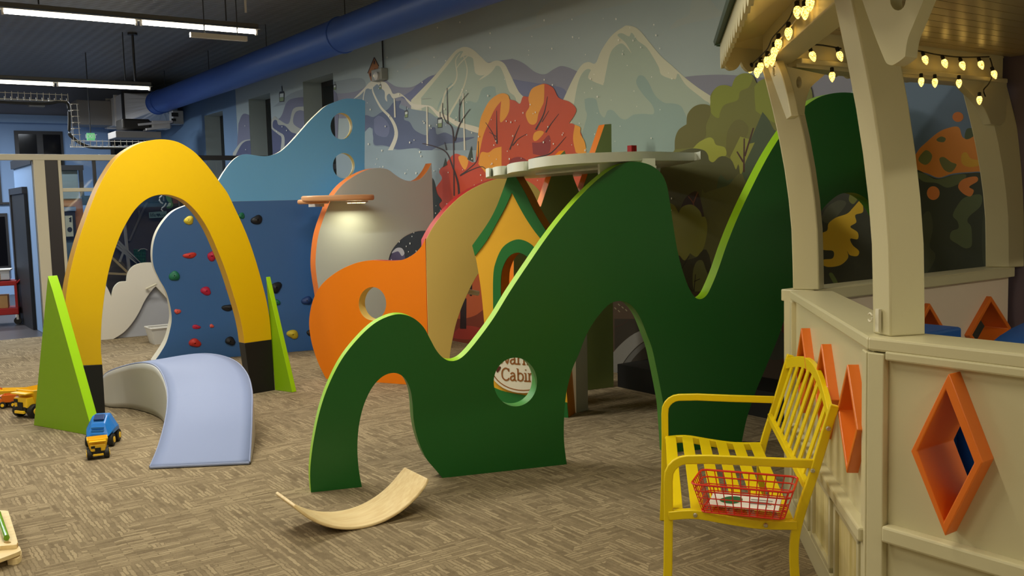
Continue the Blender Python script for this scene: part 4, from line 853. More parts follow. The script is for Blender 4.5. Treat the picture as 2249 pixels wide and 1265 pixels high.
# curved posts
b2p = atz(2197, 590, ZL); b2p.z = 0; b2p = b2p+r2*.13
RZ = [(1.15, 0), (1.3, .003), (1.45, .008), (1.6, .022), (1.75, .043), (1.9, .070), (2.05, .103), (2.2, .140), (2.27, .158)]
for bp0, r, t in ((b0, r0, V(.383, .924, 0)), (b1, r1, V(.924, .383, 0)), (b2p, V(-.5, .85, 0), V(.924, -.383, 0))):
    D_, W_ = .13, (.10 if bp0 is not b2p else .16); b = MB(); n = len(RZ)
    for z, q in RZ:
        o = bp0+r*q+V(0, 0, z)
        b.v += [o, o-r*D_, o-r*D_+t*W_, o+t*W_]
    for i in range(n-1):
        for j in range(4): b.f.append((i*4+j, i*4+(j+1) % 4, i*4+4+(j+1) % 4, i*4+4+j)); b.m.append(b.mi(M_white))
    b.f.append((0, 1, 2, 3)); b.m.append(0); b.f.append(tuple((n-1)*4+j for j in range(4))); b.m.append(0)
    b.build('post', gz, smooth=True, ang=30, bevel=.006)
ZH0, ZH1 = 2.262, 2.43
# header beams
def beamq(pts, z0, z1, m, nm, bev=.006):
    return MB().prism([(p.x, p.y) for p in pts], [], lambda u, v, d: V(u, v, z0+d), z1-z0, m, m).build(nm, gz, bevel=bev)
h0o, h0i = b0+r0*.15, b0+r0*.01; h1o, h1i = b1+r1*.15, b1+r1*.01
h2o, h2i = b2+r2*.15, b2+r2*.01
beamq([h1o, h0o, h0i, h1i], ZH0, ZH1, M_white, 'header_beam')
beamq([V(h1i.x, YC+.03, 0), V(h2o.x-.05, YC+.03, 0), V(h2o.x-.05, YC+.16, 0), V(h1i.x, YC+.16, 0)], ZH0-.02, ZH1, M_white, 'header_beam')
beamq([h0o, h0o+V(.03, -1.9, 0), h0i+V(.03, -1.9, 0), h0i], ZH0, ZH1, M_white, 'header_beam')
beamq([V(h1i.x, YC+.0, 0), V(h2o.x-.05, YC+.0, 0), V(h2o.x-.05, YC+.03, 0), V(h1i.x, YC+.03, 0)], ZH0-.005, ZH0+.02, M_white, 'header_moulding', .004)
# eaves
E0 = b0+r0*.47; E1 = b1+r1*.37; E2 = b2+r2*.37; E3 = E0+V(.03, -1.95, 0)
M_soff = mat('glossy_soffit_paint', (205, 190, 140), .22, spec=.7)
for a, b_, c_, d_ in ((E1, E0, h0o, h1o), (E2, E1, h1o, h2o), (E0, E3, h0o+V(.03, -1.9, 0), h0o)):
    MB().face([a+V(0, 0, 2.385), b_+V(0, 0, 2.385), c_+V(0, 0, 2.42), d_+V(0, 0, 2.42)], M_soff).build('soffit', gz, solid=.01)
def fascia(a, b_, nm='fascia'):
    d = (b_-a); L = d.length; d = d.normalized(); n = V(d.y, -d.x, 0); k = max(2, int(L/.125)); w_ = L/k; pts = []
    for i in range(k):
        for j in range(8):
            t = j/8; pts.append((i*w_+t*w_, .05-.05*math.sin(math.pi*t)**.7))
    pts += [(L, .05), (L, .13), (0, .13)]
    MB().prism(pts, [], lambda u, v, q: a+d*u+V(0, 0, 2.265+v)-n*q, .018, M_white, M_white).build(nm, gz)
for a, b_ in ((E1, E0), (E2, E1), (E0, E3)): fascia(a, b_)
M_roof = mat('dark_green_roof', (42, 66, 50), .6)
ap = V(4.65, .95, 3.15)
for a, b_ in ((E1, E0), (E2, E1), (E0, E3)):
    n = V((b_-a).y, -(b_-a).x, 0).normalized()
    MB().face([a+n*.03+V(0, 0, 2.40), b_+n*.03+V(0, 0, 2.40), ap], M_roof).build('roof_plane', gz, solid=.022)
# beadboard ceiling, plank by plank
M_bead = mat('beadboard_gloss_paint', (166, 150, 112), .28, spec=.6)
pk = MB(); y = YC+.02; i = 0; dB = (h0i-h1i)
while y > .2:
    y1 = y-.088
    def xl(Y): return max(h1i.x+dB.x*((Y-h1i.y)/dB.y) if Y > h0i.y else h0i.x, h0i.x)
    MB().prism([(xl(y), y), (5.86, y), (5.86, y1), (xl(y1), y1)], [], lambda u, v, d: V(u, v, ZH1-.012+d), .014, M_bead, M_bead).build('plank', gz)
    y = y1-.006; i += 1
MB().prism([(h1i.x, YC+.02), (5.86, YC+.02), (5.86, .2), (h0i.x, .2), (h0i.x, h0i.y)], [], lambda u, v, d: V(u, v, ZH1+.004+d), .015, M_roof, M_roof).build('ceiling_backing', gz)
# knee braces
PX0 = Plane((L0.x-.17, L0.y), (L0.x-.17, L0.y-1))
def brace(P, pts, th, hole=None, nm='knee_brace', dp=0):
    hs = [[p[:2] for p in pxuv(P, hole)]] if hole else []
    MB().prism(cr([P.uv(p[0], p[1])+tuple(p[2:]) for p in pts], 5), hs, lambda u, v, d: P.w(u, v, d+dp), th, M_white, M_white).build(nm, gz, smooth=True, bevel=.004)
brace(PX0, [(1882, -40, 1), (1897, 10), (1922, 80), (1943, 132), (1950, 141, 1), (1960, 143), (1976, 134), (1988, 124, 1), (1994, 85), (2010, 45), (2045, -40, 1)], .06, ell(1972, 0, 17, 23, 16))
PCb = Plane((3.87, YC+.02), (5.85, YC+.02))
brace(PCb, [(1728, 146, 1), (1812, 164, 1), (1798, 176), (1782, 191), (1774, 208), (1769, 230), (1767, 254, 1), (1745, 250, 1)], .05, ell(1755, 181, 6, 13, 14))
brace(PCb, [(2104, 166, 1), (2112, 182), (2127, 199), (2147, 218), (2162, 238), (2173, 262), (2177, 273, 1), (2200, 274, 1), (2210, 265, 1), (2212, 172, 1)], .05)
PBb = off(FB, .10)
brace(PBb, [(1683, 140, 1), (1704, 134, 1), (1716, 165), (1727, 205), (1737, 255, 1), (1727, 262, 1), (1708, 210), (1692, 165)], .035, ell(1699, 158, 2.5, 9, 10))
# little hook latch on the corner post
lt = atz(1932, 742, ZL); q = PX0
lp = b0+r0*.012+V(.383, .924, 0)*.05
lb = MB().box(lp+V(0, 0, ZL+.05), (.018, .01, .075), M_edge, (V(.383, .924, 0), r0, V(0, 0, 1)))
lb.tube([lp+V(-.012*.0, 0, ZL+.045)+r0*.02+V(.383, .924, 0)*(.015+.012*math.cos(a)) + V(0, 0, .014+.014*math.sin(a)) for a in [k*math.pi/6 for k in range(1, 12)]], .003, M_edge, 6)
lb.build('hook_latch', gz)
# string lights
M_bulb = mat('warm_faceted_bulb', (255, 204, 100), .2, emit=4.6)
nt = M_bulb.node_tree; bs = nt.nodes['Principled BSDF']; tcb = nt.nodes.new('ShaderNodeTexCoord'); vb = nt.nodes.new('ShaderNodeTexVoronoi'); vb.inputs['Scale'].default_value = 170
mrb = nt.nodes.new('ShaderNodeMapRange'); mrb.inputs[1].default_value = 0; mrb.inputs[2].default_value = .7; mrb.inputs[3].default_value = 9; mrb.inputs[4].default_value = 1.0
nt.links.new(tcb.outputs['Object'], vb.inputs[0]); nt.links.new(vb.outputs['Distance'], mrb.inputs[0]); nt.links.new(mrb.outputs[0], bs.inputs['Emission Strength'])
M_wire = mat('black_cable', (16, 16, 18), .6)
def bulb(par, p, dirv, s=1.0):
    dirv = Vector(dirv).normalized()
    sk = MB().lathe(p, [(.007*s, 0), (.010*s, .004*s), (.010*s, .022*s), (.008*s, .026*s)], M_wire, dirv, 10)
    o = MB().lathe(p+dirv*.024*s, [(.008*s, 0), (.0135*s, .006*s), (.0165*s, .016*s), (.015*s, .028*s), (.010*s, .041*s), (.004*s, .050*s), (.0005, .052*s)], M_bulb, dirv, 10).build('bulb', par)
    sk.build('socket', o)
sb = thing('string_lights', b1+V(0, 0, 2.3), 'warm string of faceted bulbs running under the front eave of the gazebo', 'string lights')
PBl = Plane(b1+r1*.165, b0+r0*.165)
w_pts = []
for x, y, dx, dy in ((1787, -22, -.1, -1), (1757, 2, .3, -1), (1774, 1, .2, -1), (1738, 48, .1, -1), (1716, 73, -.1, -1), (1706, 92, .1, -1), (1702, 108, -.1, -1), (1691, 112, -.1, -1), (1676, 126, -.1, -1), (1668, 138, .1, -1), (1656, 140, -.9, -.5)):
    u, v = PBl.uv(x, y); bulb(sb, PBl.w(u, v, -.012), PBl.ex*dx+V(0, 0, dy), 1.0)
for wp in ([(1655, 141), (1676, 121), (1690, 106), (1700, 84), (1716, 66), (1737, 42), (1752, 10), (1770, -12), (1800, -60)], [(1668, 136), (1690, 122), (1712, 92), (1742, 56), (1776, 14), (1800, -20)]):
    P3 = [PBl.w(*PBl.uv(x, y), -.008) for x, y in wp]; MB().tube(cr3(P3, 4), .0032, M_wire if wp[0][0] == 1655 else M_soff, 6).build('cable', sb)
sc_ = thing('string_lights', V(4.8, YC, 2.35), 'warm string of faceted bulbs along the back beam inside the gazebo', 'string lights')
PCl = Plane((3.87, YC-.012), (5.85, YC-.012))
for x, y in ((1774, 104), (1834, 104), (2022, 114), (2065, 122), (2104, 127), (2145, 126), (2174, 147)):
    u, v = PCl.uv(x, y); bulb(sc_, PCl.w(u, v, -.01), V(.25, -.25, -1), 1.0)
for x, y in ((1812, 150), (2008, 163), (2038, 165), (2091, 167), (2136, 204)):
    u, v = PCl.uv(x, y); bulb(sc_, PCl.w(u, v, -.04), V(.05, 0, -1), .95)
for wp in ([(1778, 98), (1805, 100), (1845, 107)], [(1990, 110), (2020, 113), (2060, 121), (2110, 126), (2170, 125)], [(2172, 128), (2177, 146), (2176, 170), (2168, 186), (2158, 198), (2162, 212)]):
    P3 = [PCl.w(*PCl.uv(x, y), -.006) for x, y in wp]; MB().tube(cr3(P3, 4), .004, M_wire, 6).build('cable', sc_)
for x, y, zz_, e_ in ((1700, 100, 0, 6), ):
    pass
# blue foam shapes inside
M_foam = mat('blue_foam_vinyl', (36, 84, 158), .4)
p = atz(2104, 717, 1.02)
fb = MB().box2((p.x-.42, p.y-.02, 0), (p.x, p.y+.28, 1.02), M_foam).build('foam_block', bevel=.012); tag(fb, 'blue square foam block inside the gazebo behind the corner post', 'foam block')
p = atz(2187, 747, .98)
c = V(p.x+.45, p.y-.15, 0)
fd = MB().lathe(V(c.x-.12, c.y-.1, .55), [(.49, 0), (.50, .02), (.50, .24), (.49, .26)], M_foam, V(.5, .85, 0), 48).build('foam_disc', smooth=True); tag(fd, 'blue round foam shape inside the gazebo at the right edge', 'foam shape')

# ------------------------------------------------------------------ yellow bench
M_by = mat('bench_yellow_enamel', (236, 208, 10), .35)
M_bolt = mat('bright_bolt_steel', (200, 196, 180), .3, metal=.9)
k = H/1.55
nf = V(2.41, 2.48, 0)*k; ff = V(3.17, 3.28, 0)*k
el = (ff-nf).normalized(); ed = V(el.y, -el.x, 0); LB = (ff-nf).length
be = thing('garden_bench', (nf+ff)/2+ed*.25, 'bright yellow metal slatted bench standing against the gazebo', 'bench')
def bw(l, d, z): return nf+el*l+ed*d+V(0, 0, z)
flat = lambda a, b_: [(-a/2, -b_/2), (a/2, -b_/2), (a/2, b_/2), (-a/2, b_/2)]
for sd in (0, LB):
    # front leg bending into the arm
    P = [bw(sd, -.015, 0), bw(sd, -.005, .2), bw(sd, .0, .42), bw(sd, .0, .545)]+[bw(sd, .075-.075*math.cos(a), .557+.075*math.sin(a)) for a in (.3, .6, .9, 1.2, 1.5)]+[bw(sd, .16, .634), bw(sd, .32, .628), bw(sd, .535, .622)]
    MB().sweep(P, flat(.034, .018), M_by, up=el).build('arm_frame', be, smooth=True, bevel=.004)
    P = cr3([bw(sd, .52, 0), bw(sd, .475, .14), bw(sd, .465, .30), bw(sd, .485, .42), bw(sd, .54, .60), bw(sd, .585, .76), bw(sd, .61, .845)], 5)
    MB().sweep(P, flat(.034, .024), M_by, up=el).build('back_post', be, smooth=True, bevel=.004)
    P = cr3([bw(sd, .0, .413), bw(sd, .10, .421), bw(sd, .22, .403), bw(sd, .34, .388), bw(sd, .475, .388)], 5)
    MB().sweep(P, flat(.03, .034), M_by, up=V(0, 0, 1)).build('seat_rail', be, smooth=True, bevel=.003)
    s = -1 if sd == 0 else 1
    for dd, zz_ in ((.10, .421), (.36, .388), (.53, .60), (.585, .76)):
        p = bw(sd+s*.016, dd, zz_); MB().lathe(p, [(.009, 0), (.009, .004), (.006, .008)], M_bolt, el*s, 10).build('bolt', be)
def seatz(d): return .426-.0*d-.032*(.5-.5*math.cos(min(1, max(0, (d-.06)/.30))*math.pi))
for i in range(6):
    d = .028+i*.082; z0 = seatz(d)
    MB().box(bw(LB/2, d, z0+.010), (LB-.03, .052, .006), M_by, (el, (ed+V(0, 0, (seatz(d+.02)-seatz(d-.02))/.04)).normalized(), V(0, 0, 1))).build('seat_slat', be, bevel=.002)
def back(l, z):     # leaning back plane
    return bw(l, .475+(z-.42)*.32, z)
topz = lambda l: .80+.085*math.sin(math.pi*min(1, max(0, l/LB)))
MB().sweep([back(l*LB/20, topz(l*LB/20)+.0) for l in range(21)], flat(.022, .05), M_by, up=V(0, 0, 1)).build('top_rail', be, smooth=True, bevel=.003)
MB().sweep([back(.0, .535), back(LB, .535)], flat(.022, .036), M_by).build('lower_rail', be, bevel=.003)
nb_ = 8
for i in range(nb_):
    l = LB*(i+1)/(nb_+1); a, b_ = back(l, .54), back(l, topz(l)-.01)
    MB().beam(a, b_, .050, .006, M_by, up=el.cross(V(0, 0, 1))).build('back_slat', be)
# red wire basket with booklets
M_rw = mat('red_coated_wire', (215, 40, 22), .35)
zr, zb = .545, .436
R_ = [atz(x, y, zr) for x, y in ((1527, 1030), (1738, 1043), (1757, 1088), (1532, 1064))]
cb = sum(R_, V(0, 0, 0))/4
bk = thing('wire_basket', V(cb.x, cb.y, zb), 'red wire basket holding a booklet on the bench seat', 'basket')
# true rectangle from the measured corners
ux = (R_[1]-R_[0]+R_[2]-R_[3]).normalized(); ux.z = 0; ux.normalize(); uy = V(-ux.y, ux.x, 0)
hx, hy = ((R_[1]-R_[0]).length+(R_[2]-R_[3]).length)/4, .105
cb = V(cb.x, cb.y, 0)
def bkp(a, b_, z): s = .82+.18*(z-zb)/(zr-zb); return cb+ux*a*hx*s+uy*b_*hy*s+V(0, 0, z)
def rrect(z, r=.25, n=5):
    out = []
    for (sx, sy, a0) in ((1, 1, 0), (-1, 1, 90), (-1, -1, 180), (1, -1, 270)):
        for j in range(n):
            a = math.radians(a0+90*j/(n-1)); ry = r; rx = r*hy/hx; out.append(bkp(sx*(1-rx)+rx*math.cos(a), sy*(1-ry)+ry*math.sin(a), z))
    return out
for z, rr_ in ((zr, .0042), (zr-.026, .003), (zr-.052, .0022), (zr-.078, .0022), (zb, .003)): MB().tube(rrect(z), rr_, M_rw, 6, closed=True).build('rim_wire' if z == zr else 'hoop_wire', bk)
for i in range(-5, 6):
    a = i/5.5; MB().tube([bkp(a, 1, zr), bkp(a, 1, zb), bkp(a, -1, zb), bkp(a, -1, zr)], .0022, M_rw, 5).build('cross_wire', bk)
for i in range(-3, 4):
    a = i/4; MB().tube([bkp(1, a, zr), bkp(1, a, zb), bkp(-1, a, zb), bkp(-1, a, zr)], .0022, M_rw, 5).build('long_wire', bk)
M_pap = mat('white_booklet_paper', (232, 230, 226), .5)
bo = thing('booklet', cb+V(0, 0, zb+.003), 'white printed booklet with a green leaf lying in the red basket', 'booklet')
def bop(a, b_, z): return cb+ux*a-uy*b_*(-1)+V(0, 0, zb+.006+z+b_*.12+.018)
MB().prism([(-.13, -.06), (.13, -.06), (.13, .06), (-.13, .06)], [], lambda u, v, d: bop(u, v, d), .006, M_pap, M_pap).build('cover', bo, bevel=.001)
MB().prism(cr([(-.05, -.01), (-.02, .025), (.02, .03), (.035, 0), (.01, -.035), (-.03, -.035)], 4), [], lambda u, v, d: bop(u-.045, v, .0065+d), .0004, mat('leaf_print', (30, 96, 50), .6), M_pap).build('printed_leaf', bo)
for i, (s_, zz_) in enumerate((('ORGANIC FARMS', .02), ('SPRING TO FALL', -.0), )):
    pass
for r_i in range(3):
    MB().prism([(.02, .02-r_i*.018), (.10, .02-r_i*.018), (.10, .013-r_i*.018), (.02, .013-r_i*.018)], [], lambda u, v, d: bop(u, v, .0065+d), .0003, mat('print_grey', (120, 116, 116), .6), M_pap).build('printed_line', bo)
rg = [bop(.10+.014*math.cos(a), -.04+.0*a, .008+.014*math.sin(a))+uy*.0 for a in [k*math.pi/8 for k in range(16)]]
MB().tube(rg, .002, mat('white_ring', (230, 220, 200), .3), 5, closed=True).build('ring', bo)

# ------------------------------------------------------------------ rocker board
M_ply = wood('pale_birch_plywood', (226, 198, 146), (238, 216, 168), (1.2, 14, 14), .4, rot=.3)
ze = .17
e1, e2, e3, e4 = atz(592, 1088, ze), atz(656, 1117, ze), atz(884, 1025, ze+.02), atz(952, 1049, ze+.02)
ca = (e1+e2)/2; cb2 = (e3+e4)/2; dl = (cb2-ca); dl.z = 0; half = dl.length/2; dl.normalize(); dw = V(dl.y, -dl.x, 0); wd = ((e2-e1).length+(e4-e3).length)/4
cen = (ca+cb2)/2; cen.z = 0
rk = []; sag = ze+.01; Rr = (half*half+sag*sag)/(2*sag); amax = math.asin(min(1, half/Rr)); n = 32; b = MB()
for i in range(n+1):
    a = -amax+2*amax*i/n; x = Rr*math.sin(a); z = Rr-Rr*math.cos(a); tp = min(i, n-i)/2; ws = wd*(1-.10*max(0, 1-tp)**2)
    nx, nz = -math.sin(a), math.cos(a)
    for sgn in (-1, 1):
        for th_ in (0, .016): b.v.append(cen+dl*(x+nx*th_)+dw*(sgn*ws)+V(0, 0, z+nz*th_))
for i in range(n):
    q = i*4; r = q+4
    for (a, c_) in ((0, 1), (1, 3), (3, 2), (2, 0)): b.f.append((q+a, q+c_, r+c_, r+a)); b.m.append(b.mi(M_ply))
b.f.append((0, 1, 3, 2)); b.m.append(0); b.f.append((n*4, n*4+1, n*4+3, n*4+2)); b.m.append(0)
tag(b.build('balance_board', smooth=True, bevel=.005), 'curved pale plywood balance board lying on the carpet', 'balance board')

# ------------------------------------------------------------------ wooden toy at the lower left corner
M_bir = wood('pale_birch_block', (230, 204, 150), (240, 218, 170), (2, 12, 12), .45)
wt = thing('wooden_toy', atz(0, 1180), 'pale wooden toy ramp with a green rod at the lower left corner', 'toy')
def plank_px(name, pts, z, th, m=M_bir, holes=()):
    P = [atz(p[0], p[1], z) for p in pts]; lp = cr([(p.x, p.y)+tuple(q[2:]) for p, q in zip(P, pts)], 4)
    hs = [[(atz(x, y, z).x, atz(x, y, z).y) for x, y in h] for h in holes]
    return MB().prism(lp, hs, lambda u, v, d: V(u, v, z-d), th, m, m).build(name, wt, bevel=.002)
plank_px('top_plank', [(-60, 1118, 1), (10, 1121), (17, 1123), (20, 1128), (38, 1186), (37, 1192), (28, 1197), (-60, 1203, 1)], .075, .02, holes=[ell(16.5, 1191, 8, 2.6, 14)])
plank_px('lower_plank', [(-60, 1222, 1), (-10, 1210), (25, 1199), (40, 1199), (45, 1205), (40, 1212), (-5, 1229), (-60, 1250, 1)], .055, .018, holes=[ell(24, 1204, 8, 2.4, 14)])
plank_px('foot_block', [(14, 1214, 1), (46, 1205, 1), (47, 1216), (38, 1226), (16, 1228, 1)], .03, .03)
a = atz(-4, 1127, .09); b_ = atz(14.5, 1181, .09); MB().cyl(a, b_, .0135, mat('green_rod_gloss', (110, 160, 30), .15), 16).build('green_rod', wt, smooth=True)

# ------------------------------------------------------------------ toy trucks
M_ty = mat('toy_yellow_plastic', (250, 202, 40), .35); M_tb = mat('toy_blue_plastic', (36, 124, 215), .3); M_to = mat('toy_orange_plastic', (222, 110, 20), .35); M_tg = mat('toy_grey_plastic', (110, 120, 140), .4)
def frame(p, ang):
    x = V(math.cos(ang), math.sin(ang), 0); y = V(-math.sin(ang), math.cos(ang), 0)
    return lambda a, b_, c_: V(p.x, p.y, 0)+x*a+y*b_+V(0, 0, c_), (x, y, V(0, 0, 1)), x, y
def wheels(par, W, ax, xs, hw, r, t, hub):
    for xx in xs:
        for s in (-1, 1):
            o = MB().lathe(W(xx, s*hw-(t/2), r), [(r*.86, 0), (r, t*.15), (r, t*.85), (r*.86, t)], M_rubber, ax[1], 18).build('wheel', par, smooth=True)
            MB().lathe(W(xx, s*hw-(t/2) if s < 0 else s*hw+t/2, r), [(r*.5, 0), (r*.45, .004)], hub, ax[1]*s, 12).build('hub', o)
def bowl(par, W, a0, a1, b_, z0, z1, flare, m, nm='dump_bed', th=.006):
    b = MB(); lo = [W(a0*.75, -b_*.75, z0), W(a1*.75, -b_*.75, z0), W(a1*.75, b_*.75, z0), W(a0*.75, b_*.75, z0)]
    hi = [W(a0*flare, -b_, z1), W(a1*flare, -b_, z1), W(a1*flare, b_, z1), W(a0*flare, b_, z1)]
    b.v += lo+hi
    for f in ((0, 1, 2, 3), (0, 4, 5, 1), (1, 5, 6, 2), (2, 6, 7, 3), (3, 7, 4, 0)): b.f.append(f); b.m.append(b.mi(m))
    return b.build(nm, par, solid=th)
def dumper(p, ang, L, s, bodyc, bedc, chas, label, group=None, hub=None):
    t = thing('toy_truck', p, label, 'toy truck', group); W, ax, x, y = frame(p, ang); hub = hub or bodyc; r = .21*s*1.0*.25/.25*.16/ .16
    r = .042*s
    MB().box(W(0, 0, .055*s), (L*s, .09*s, .03*s), chas, ax).build('chassis', t, bevel=.003)
    wheels(t, W, ax, (L*s*.32, -L*s*.28), .065*s, r, .04*s, hub)
    MB().box(W(L*s*.36, 0, .095*s), (L*s*.26, .115*s, .06*s), bodyc, ax).build('cab', t, bevel=.006)
    MB().box(W(L*s*.50, 0, .075*s), (.008, .045*s, .045*s), M_rubber, ax).build('grille', t)
    MB().box(W(L*s*.50, -.037*s, .105*s), (.007, .03*s, .02*s), M_rubber, ax).build('window', t)
    MB().box(W(L*s*.51, 0, .040*s), (.02*s, .08*s, .016*s), bodyc, ax).build('bumper', t, bevel=.002)
    bowl(t, W, -L*s*.5, L*s*.34, .078*s, .075*s, .165*s, 1.0, bedc)
    MB().box(W(L*s*.42, 0, .150*s), (L*s*.26, .13*s, .008*s), bedc, ax).build('bed_canopy', t, bevel=.002)
    return t
dumper(atz(216, 1004), math.radians(-100), .16, .80, M_ty, M_ty, M_rubber, 'small yellow toy dump truck facing the camera in front of the blue toy truck')
tp_ = atz(228, 975); bt = thing('toy_truck', tp_, 'blue toy truck with domed body behind the small yellow dump truck', 'toy truck')
W, ax, x, y = frame(tp_, math.radians(-118))
MB().box(W(0, 0, .06), (.20, .09, .03), M_rubber, ax).build('chassis', bt, bevel=.003)
wheels(bt, W, ax, (.07, -.07), .075, .045, .035, M_ty)
b = MB(); secs = [(-.13, .05, .07, .10), (-.10, .085, .075, .16), (-.03, .10, .07, .215), (.04, .10, .07, .215), (.09, .088, .07, .17), (.13, .075, .075, .10)]
K = 0
for (xx, hw, z0, z1) in secs: b.v += [W(xx, -hw*.7, z0), W(xx, -hw, z0+(z1-z0)*.35), W(xx, -hw*.5, z1), W(xx, hw*.5, z1), W(xx, hw, z0+(z1-z0)*.35), W(xx, hw*.7, z0)]
for i in range(len(secs)-1):
    for j in range(6): b.f.append((i*6+j, i*6+(j+1) % 6, i*6+6+(j+1) % 6, i*6+6+j)); b.m.append(b.mi(M_tb))
b.f.append((0, 1, 2, 3, 4, 5)); b.m.append(0); b.f.append(tuple(30+j for j in range(6))); b.m.append(0)
b.build('domed_body', bt, bevel=.008)
MB().box(W(.062, 0, .205), (.05, .07, .012), mat('toy_dark_blue', (8, 50, 110), .4), (( x*.8-V(0, 0, .6)), y, (x*.6+V(0, 0, .8)))).build('roof_hatch', bt, bevel=.003)
for i in range(3): MB().box(W(.118, 0, .10+i*.022), (.012, .085, .014), M_tb, ax).build('front_rib', bt, bevel=.003)
MB().box(W(0, .085, .10), (.14, .012, .02), M_tb, ax).build('side_rail', bt, bevel=.003)
def px2ang(p, q): d = q-p; return math.atan2(d.y, d.x)
ty1 = atz(86, 910); dumper(ty1, math.radians(208), .24, 1.35, M_ty, M_ty, M_rubber, 'large yellow toy dump truck beside the left green fin', hub=M_ty)
ty2 = atz(43, 896); dumper(ty2+V(-.06, .10, 0), math.radians(160), .20, .68, M_to, M_to, M_rubber, 'orange toy truck between the two yellow toy trucks', hub=M_ty)
p = atz(25, 886); td = thing('toy_truck', p, 'yellow and grey toy tipper at the far left on the carpet', 'toy truck'); W, ax, x, y = frame(p, math.radians(-35))
MB().box(W(0, 0, .035), (.17, .10, .03), M_tg, ax).build('chassis', td, bevel=.004); MB().box(W(-.02, -.05, .06), (.18, .012, .04), M_tg, ax).build('side_frame', td)
MB().box(W(-.02, .05, .06), (.18, .012, .04), M_tg, ax).build('side_frame', td)
bowl(td, W, -.10, .10, .075, .07, .125, 1.05, M_ty); MB().tube([W(-.10, -.05, .12), W(-.115, 0, .145), W(-.10, .05, .12)], .008, M_to, 6).build('tip_handle', td)
wheels(td, W, ax, (.07, -.07), .055, .026, .02, M_tg)
# ------------------------------------------------------------------ glass partition at the end of the carpet
PPn = Plane((0, YP), (1, YP)); axP = (V(1, 0, 0), V(0, 1, 0), V(0, 0, 1))
gp = thing('glass_partition', (1.0, YP, 0), 'cream framed glass partition across the far end of the carpet', 'partition')
def ppx(x, y): return PPn.uv(x, y)
zt = ppx(60, 339)[1]; zt2 = ppx(60, 352)[1]
def bar(u0, u1, v0, v1, m, nm, d=.10, y=YP, par=None):
    return MB().box(((u0+u1)/2, y, (v0+v1)/2), (abs(u1-u0), d, abs(v1-v0)), m).build(nm, par or gp, bevel=.004)
u76, u98, u126, u133 = ppx(78, 460)[0], ppx(103, 460)[0], ppx(132, 460)[0], ppx(139, 460)[0]
ux_ = ppx(300, 400)[0]
bar(XL, ux_, zt2, zt, M_cream, 'top_rail', .12); bar(ux_, WX-.02, zt2+.01, zt, M_dark, 'top_rail', .12)  # one and the same rail; right stretch coloured dark for its dimmer light
bar(u76, u98, 0, zt2, M_cream, 'post', .14); bar(u98, u126, 0, zt2, mat('dark_brown_post', (44, 36, 34), .5), 'post', .10); bar(u126, u133, 0, zt2, M_cream, 'post', .12)
bar(ppx(72, 400)[0], u76-.01, 0, zt2, M_dark, 'post_trim', .05)
u300, u470, u560 = ppx(330, 400)[0], ppx(478, 400)[0], ppx(560, 400)[0]
bar(u133, ux_, ppx(170, 421)[1], ppx(170, 413)[1], M_cream, 'transom', .08)
bar(ux_, WX-.02, ppx(520, 362)[1]-.3, ppx(520, 362)[1]-.26, M_dark, 'transom', .06)
bar(u133, WX-.02, 0, .09, M_dark, 'bottom_rail', .10)
for u in (ppx(215, 500)[0], u300+.4, WX-.06): bar(u-.02, u+.02, .09, zt2, M_dark, 'mullion', .06)
bar(u133, u300+.4, .09, zt2, M_glass, 'glass_pane', .006, YP+.01); bar(u300+.42, WX-.1, .09, zt2, M_glass, 'glass_pane', .006, YP+.01)
bar(XL, u76-1.75, .0, zt2, M_glass, 'glass_pane', .006, YP+.01); bar(u76-1.80, u76-1.74, 0, zt2, M_cream, 'post', .1)
# display behind the glass
dbx = thing('display_wall', ((ppx(430, 500)[0]), YP+1.0, 0), 'dark brown display wall behind the glass seen through the yellow arch', 'display')
a = aty(222, 425, YP+.9); b_ = aty(520, 430, YP+.9)
MB().box2((a.x, YP+.86, 0), (b_.x, YP+.94, a.z), mat('dark_brown_board', (66, 54, 50), .6, var=.2, vscale=6)).build('back_board', dbx)
MB().box2((a.x, YP+.80, a.z-.14), (b_.x, YP+.86, a.z), M_dark).build('head_board', dbx)
Pd = Plane((0, YP+.80), (1, YP+.80)); M_stick = mat('grey_timber', (150, 142, 132), .6); M_st2 = mat('pale_timber', (200, 170, 120), .6)
def stick(p, q, wpx, m, nm, d=0, par=None):
    a = Pd.w(*Pd.uv(*p), d); b_ = Pd.w(*Pd.uv(*q), d); MB().beam(a, b_, .03, wpx*.0072, m, up=V(0, 1, 0)).build(nm, par or dbx)
stick((272, 478), (284, 600), 11, M_stick, 'timber_post'); stick((284, 529), (307, 478), 4, mat('dim_stick', (96, 88, 82), .6), 'stick', .02); stick((307, 478), (326, 438), 4, mat('dim_stick', (96, 88, 82), .6), 'stick', .02); stick((306, 462), (308, 480), 3, mat('dim_stick', (96, 88, 82), .6), 'stick', .03)
for i in range(3): stick((256-i, 527+i*7), (306+i*2, 578+i*4), 2, mat('cord_grey', (150, 146, 140), .6), 'cord', -.04)
stick((261, 575), (272, 545), 2, mat('cord_grey', (150, 146, 140), .6), 'cord', -.05)
stick((240, 562), (283, 603), 6, M_st2, 'timber_frame', -.06); stick((236, 600), (284, 602), 5, M_st2, 'timber_frame', -.08)
nt_ = MB(); 
for i in range(7): p = Pd.w(*Pd.uv(294+i*4, 548+abs(i-3)), .0); q = Pd.w(*Pd.uv(300+i*3, 578), .0); nt_.tube([p, q], .004, mat('green_net', (34, 110, 70), .6), 5)
for i in range(5): nt_.tube([Pd.w(*Pd.uv(294+i, 548+i*7), .0), Pd.w(*Pd.uv(322-i, 549+i*7), .0)], .004, mat('green_net', (34, 110, 70), .6), 5)
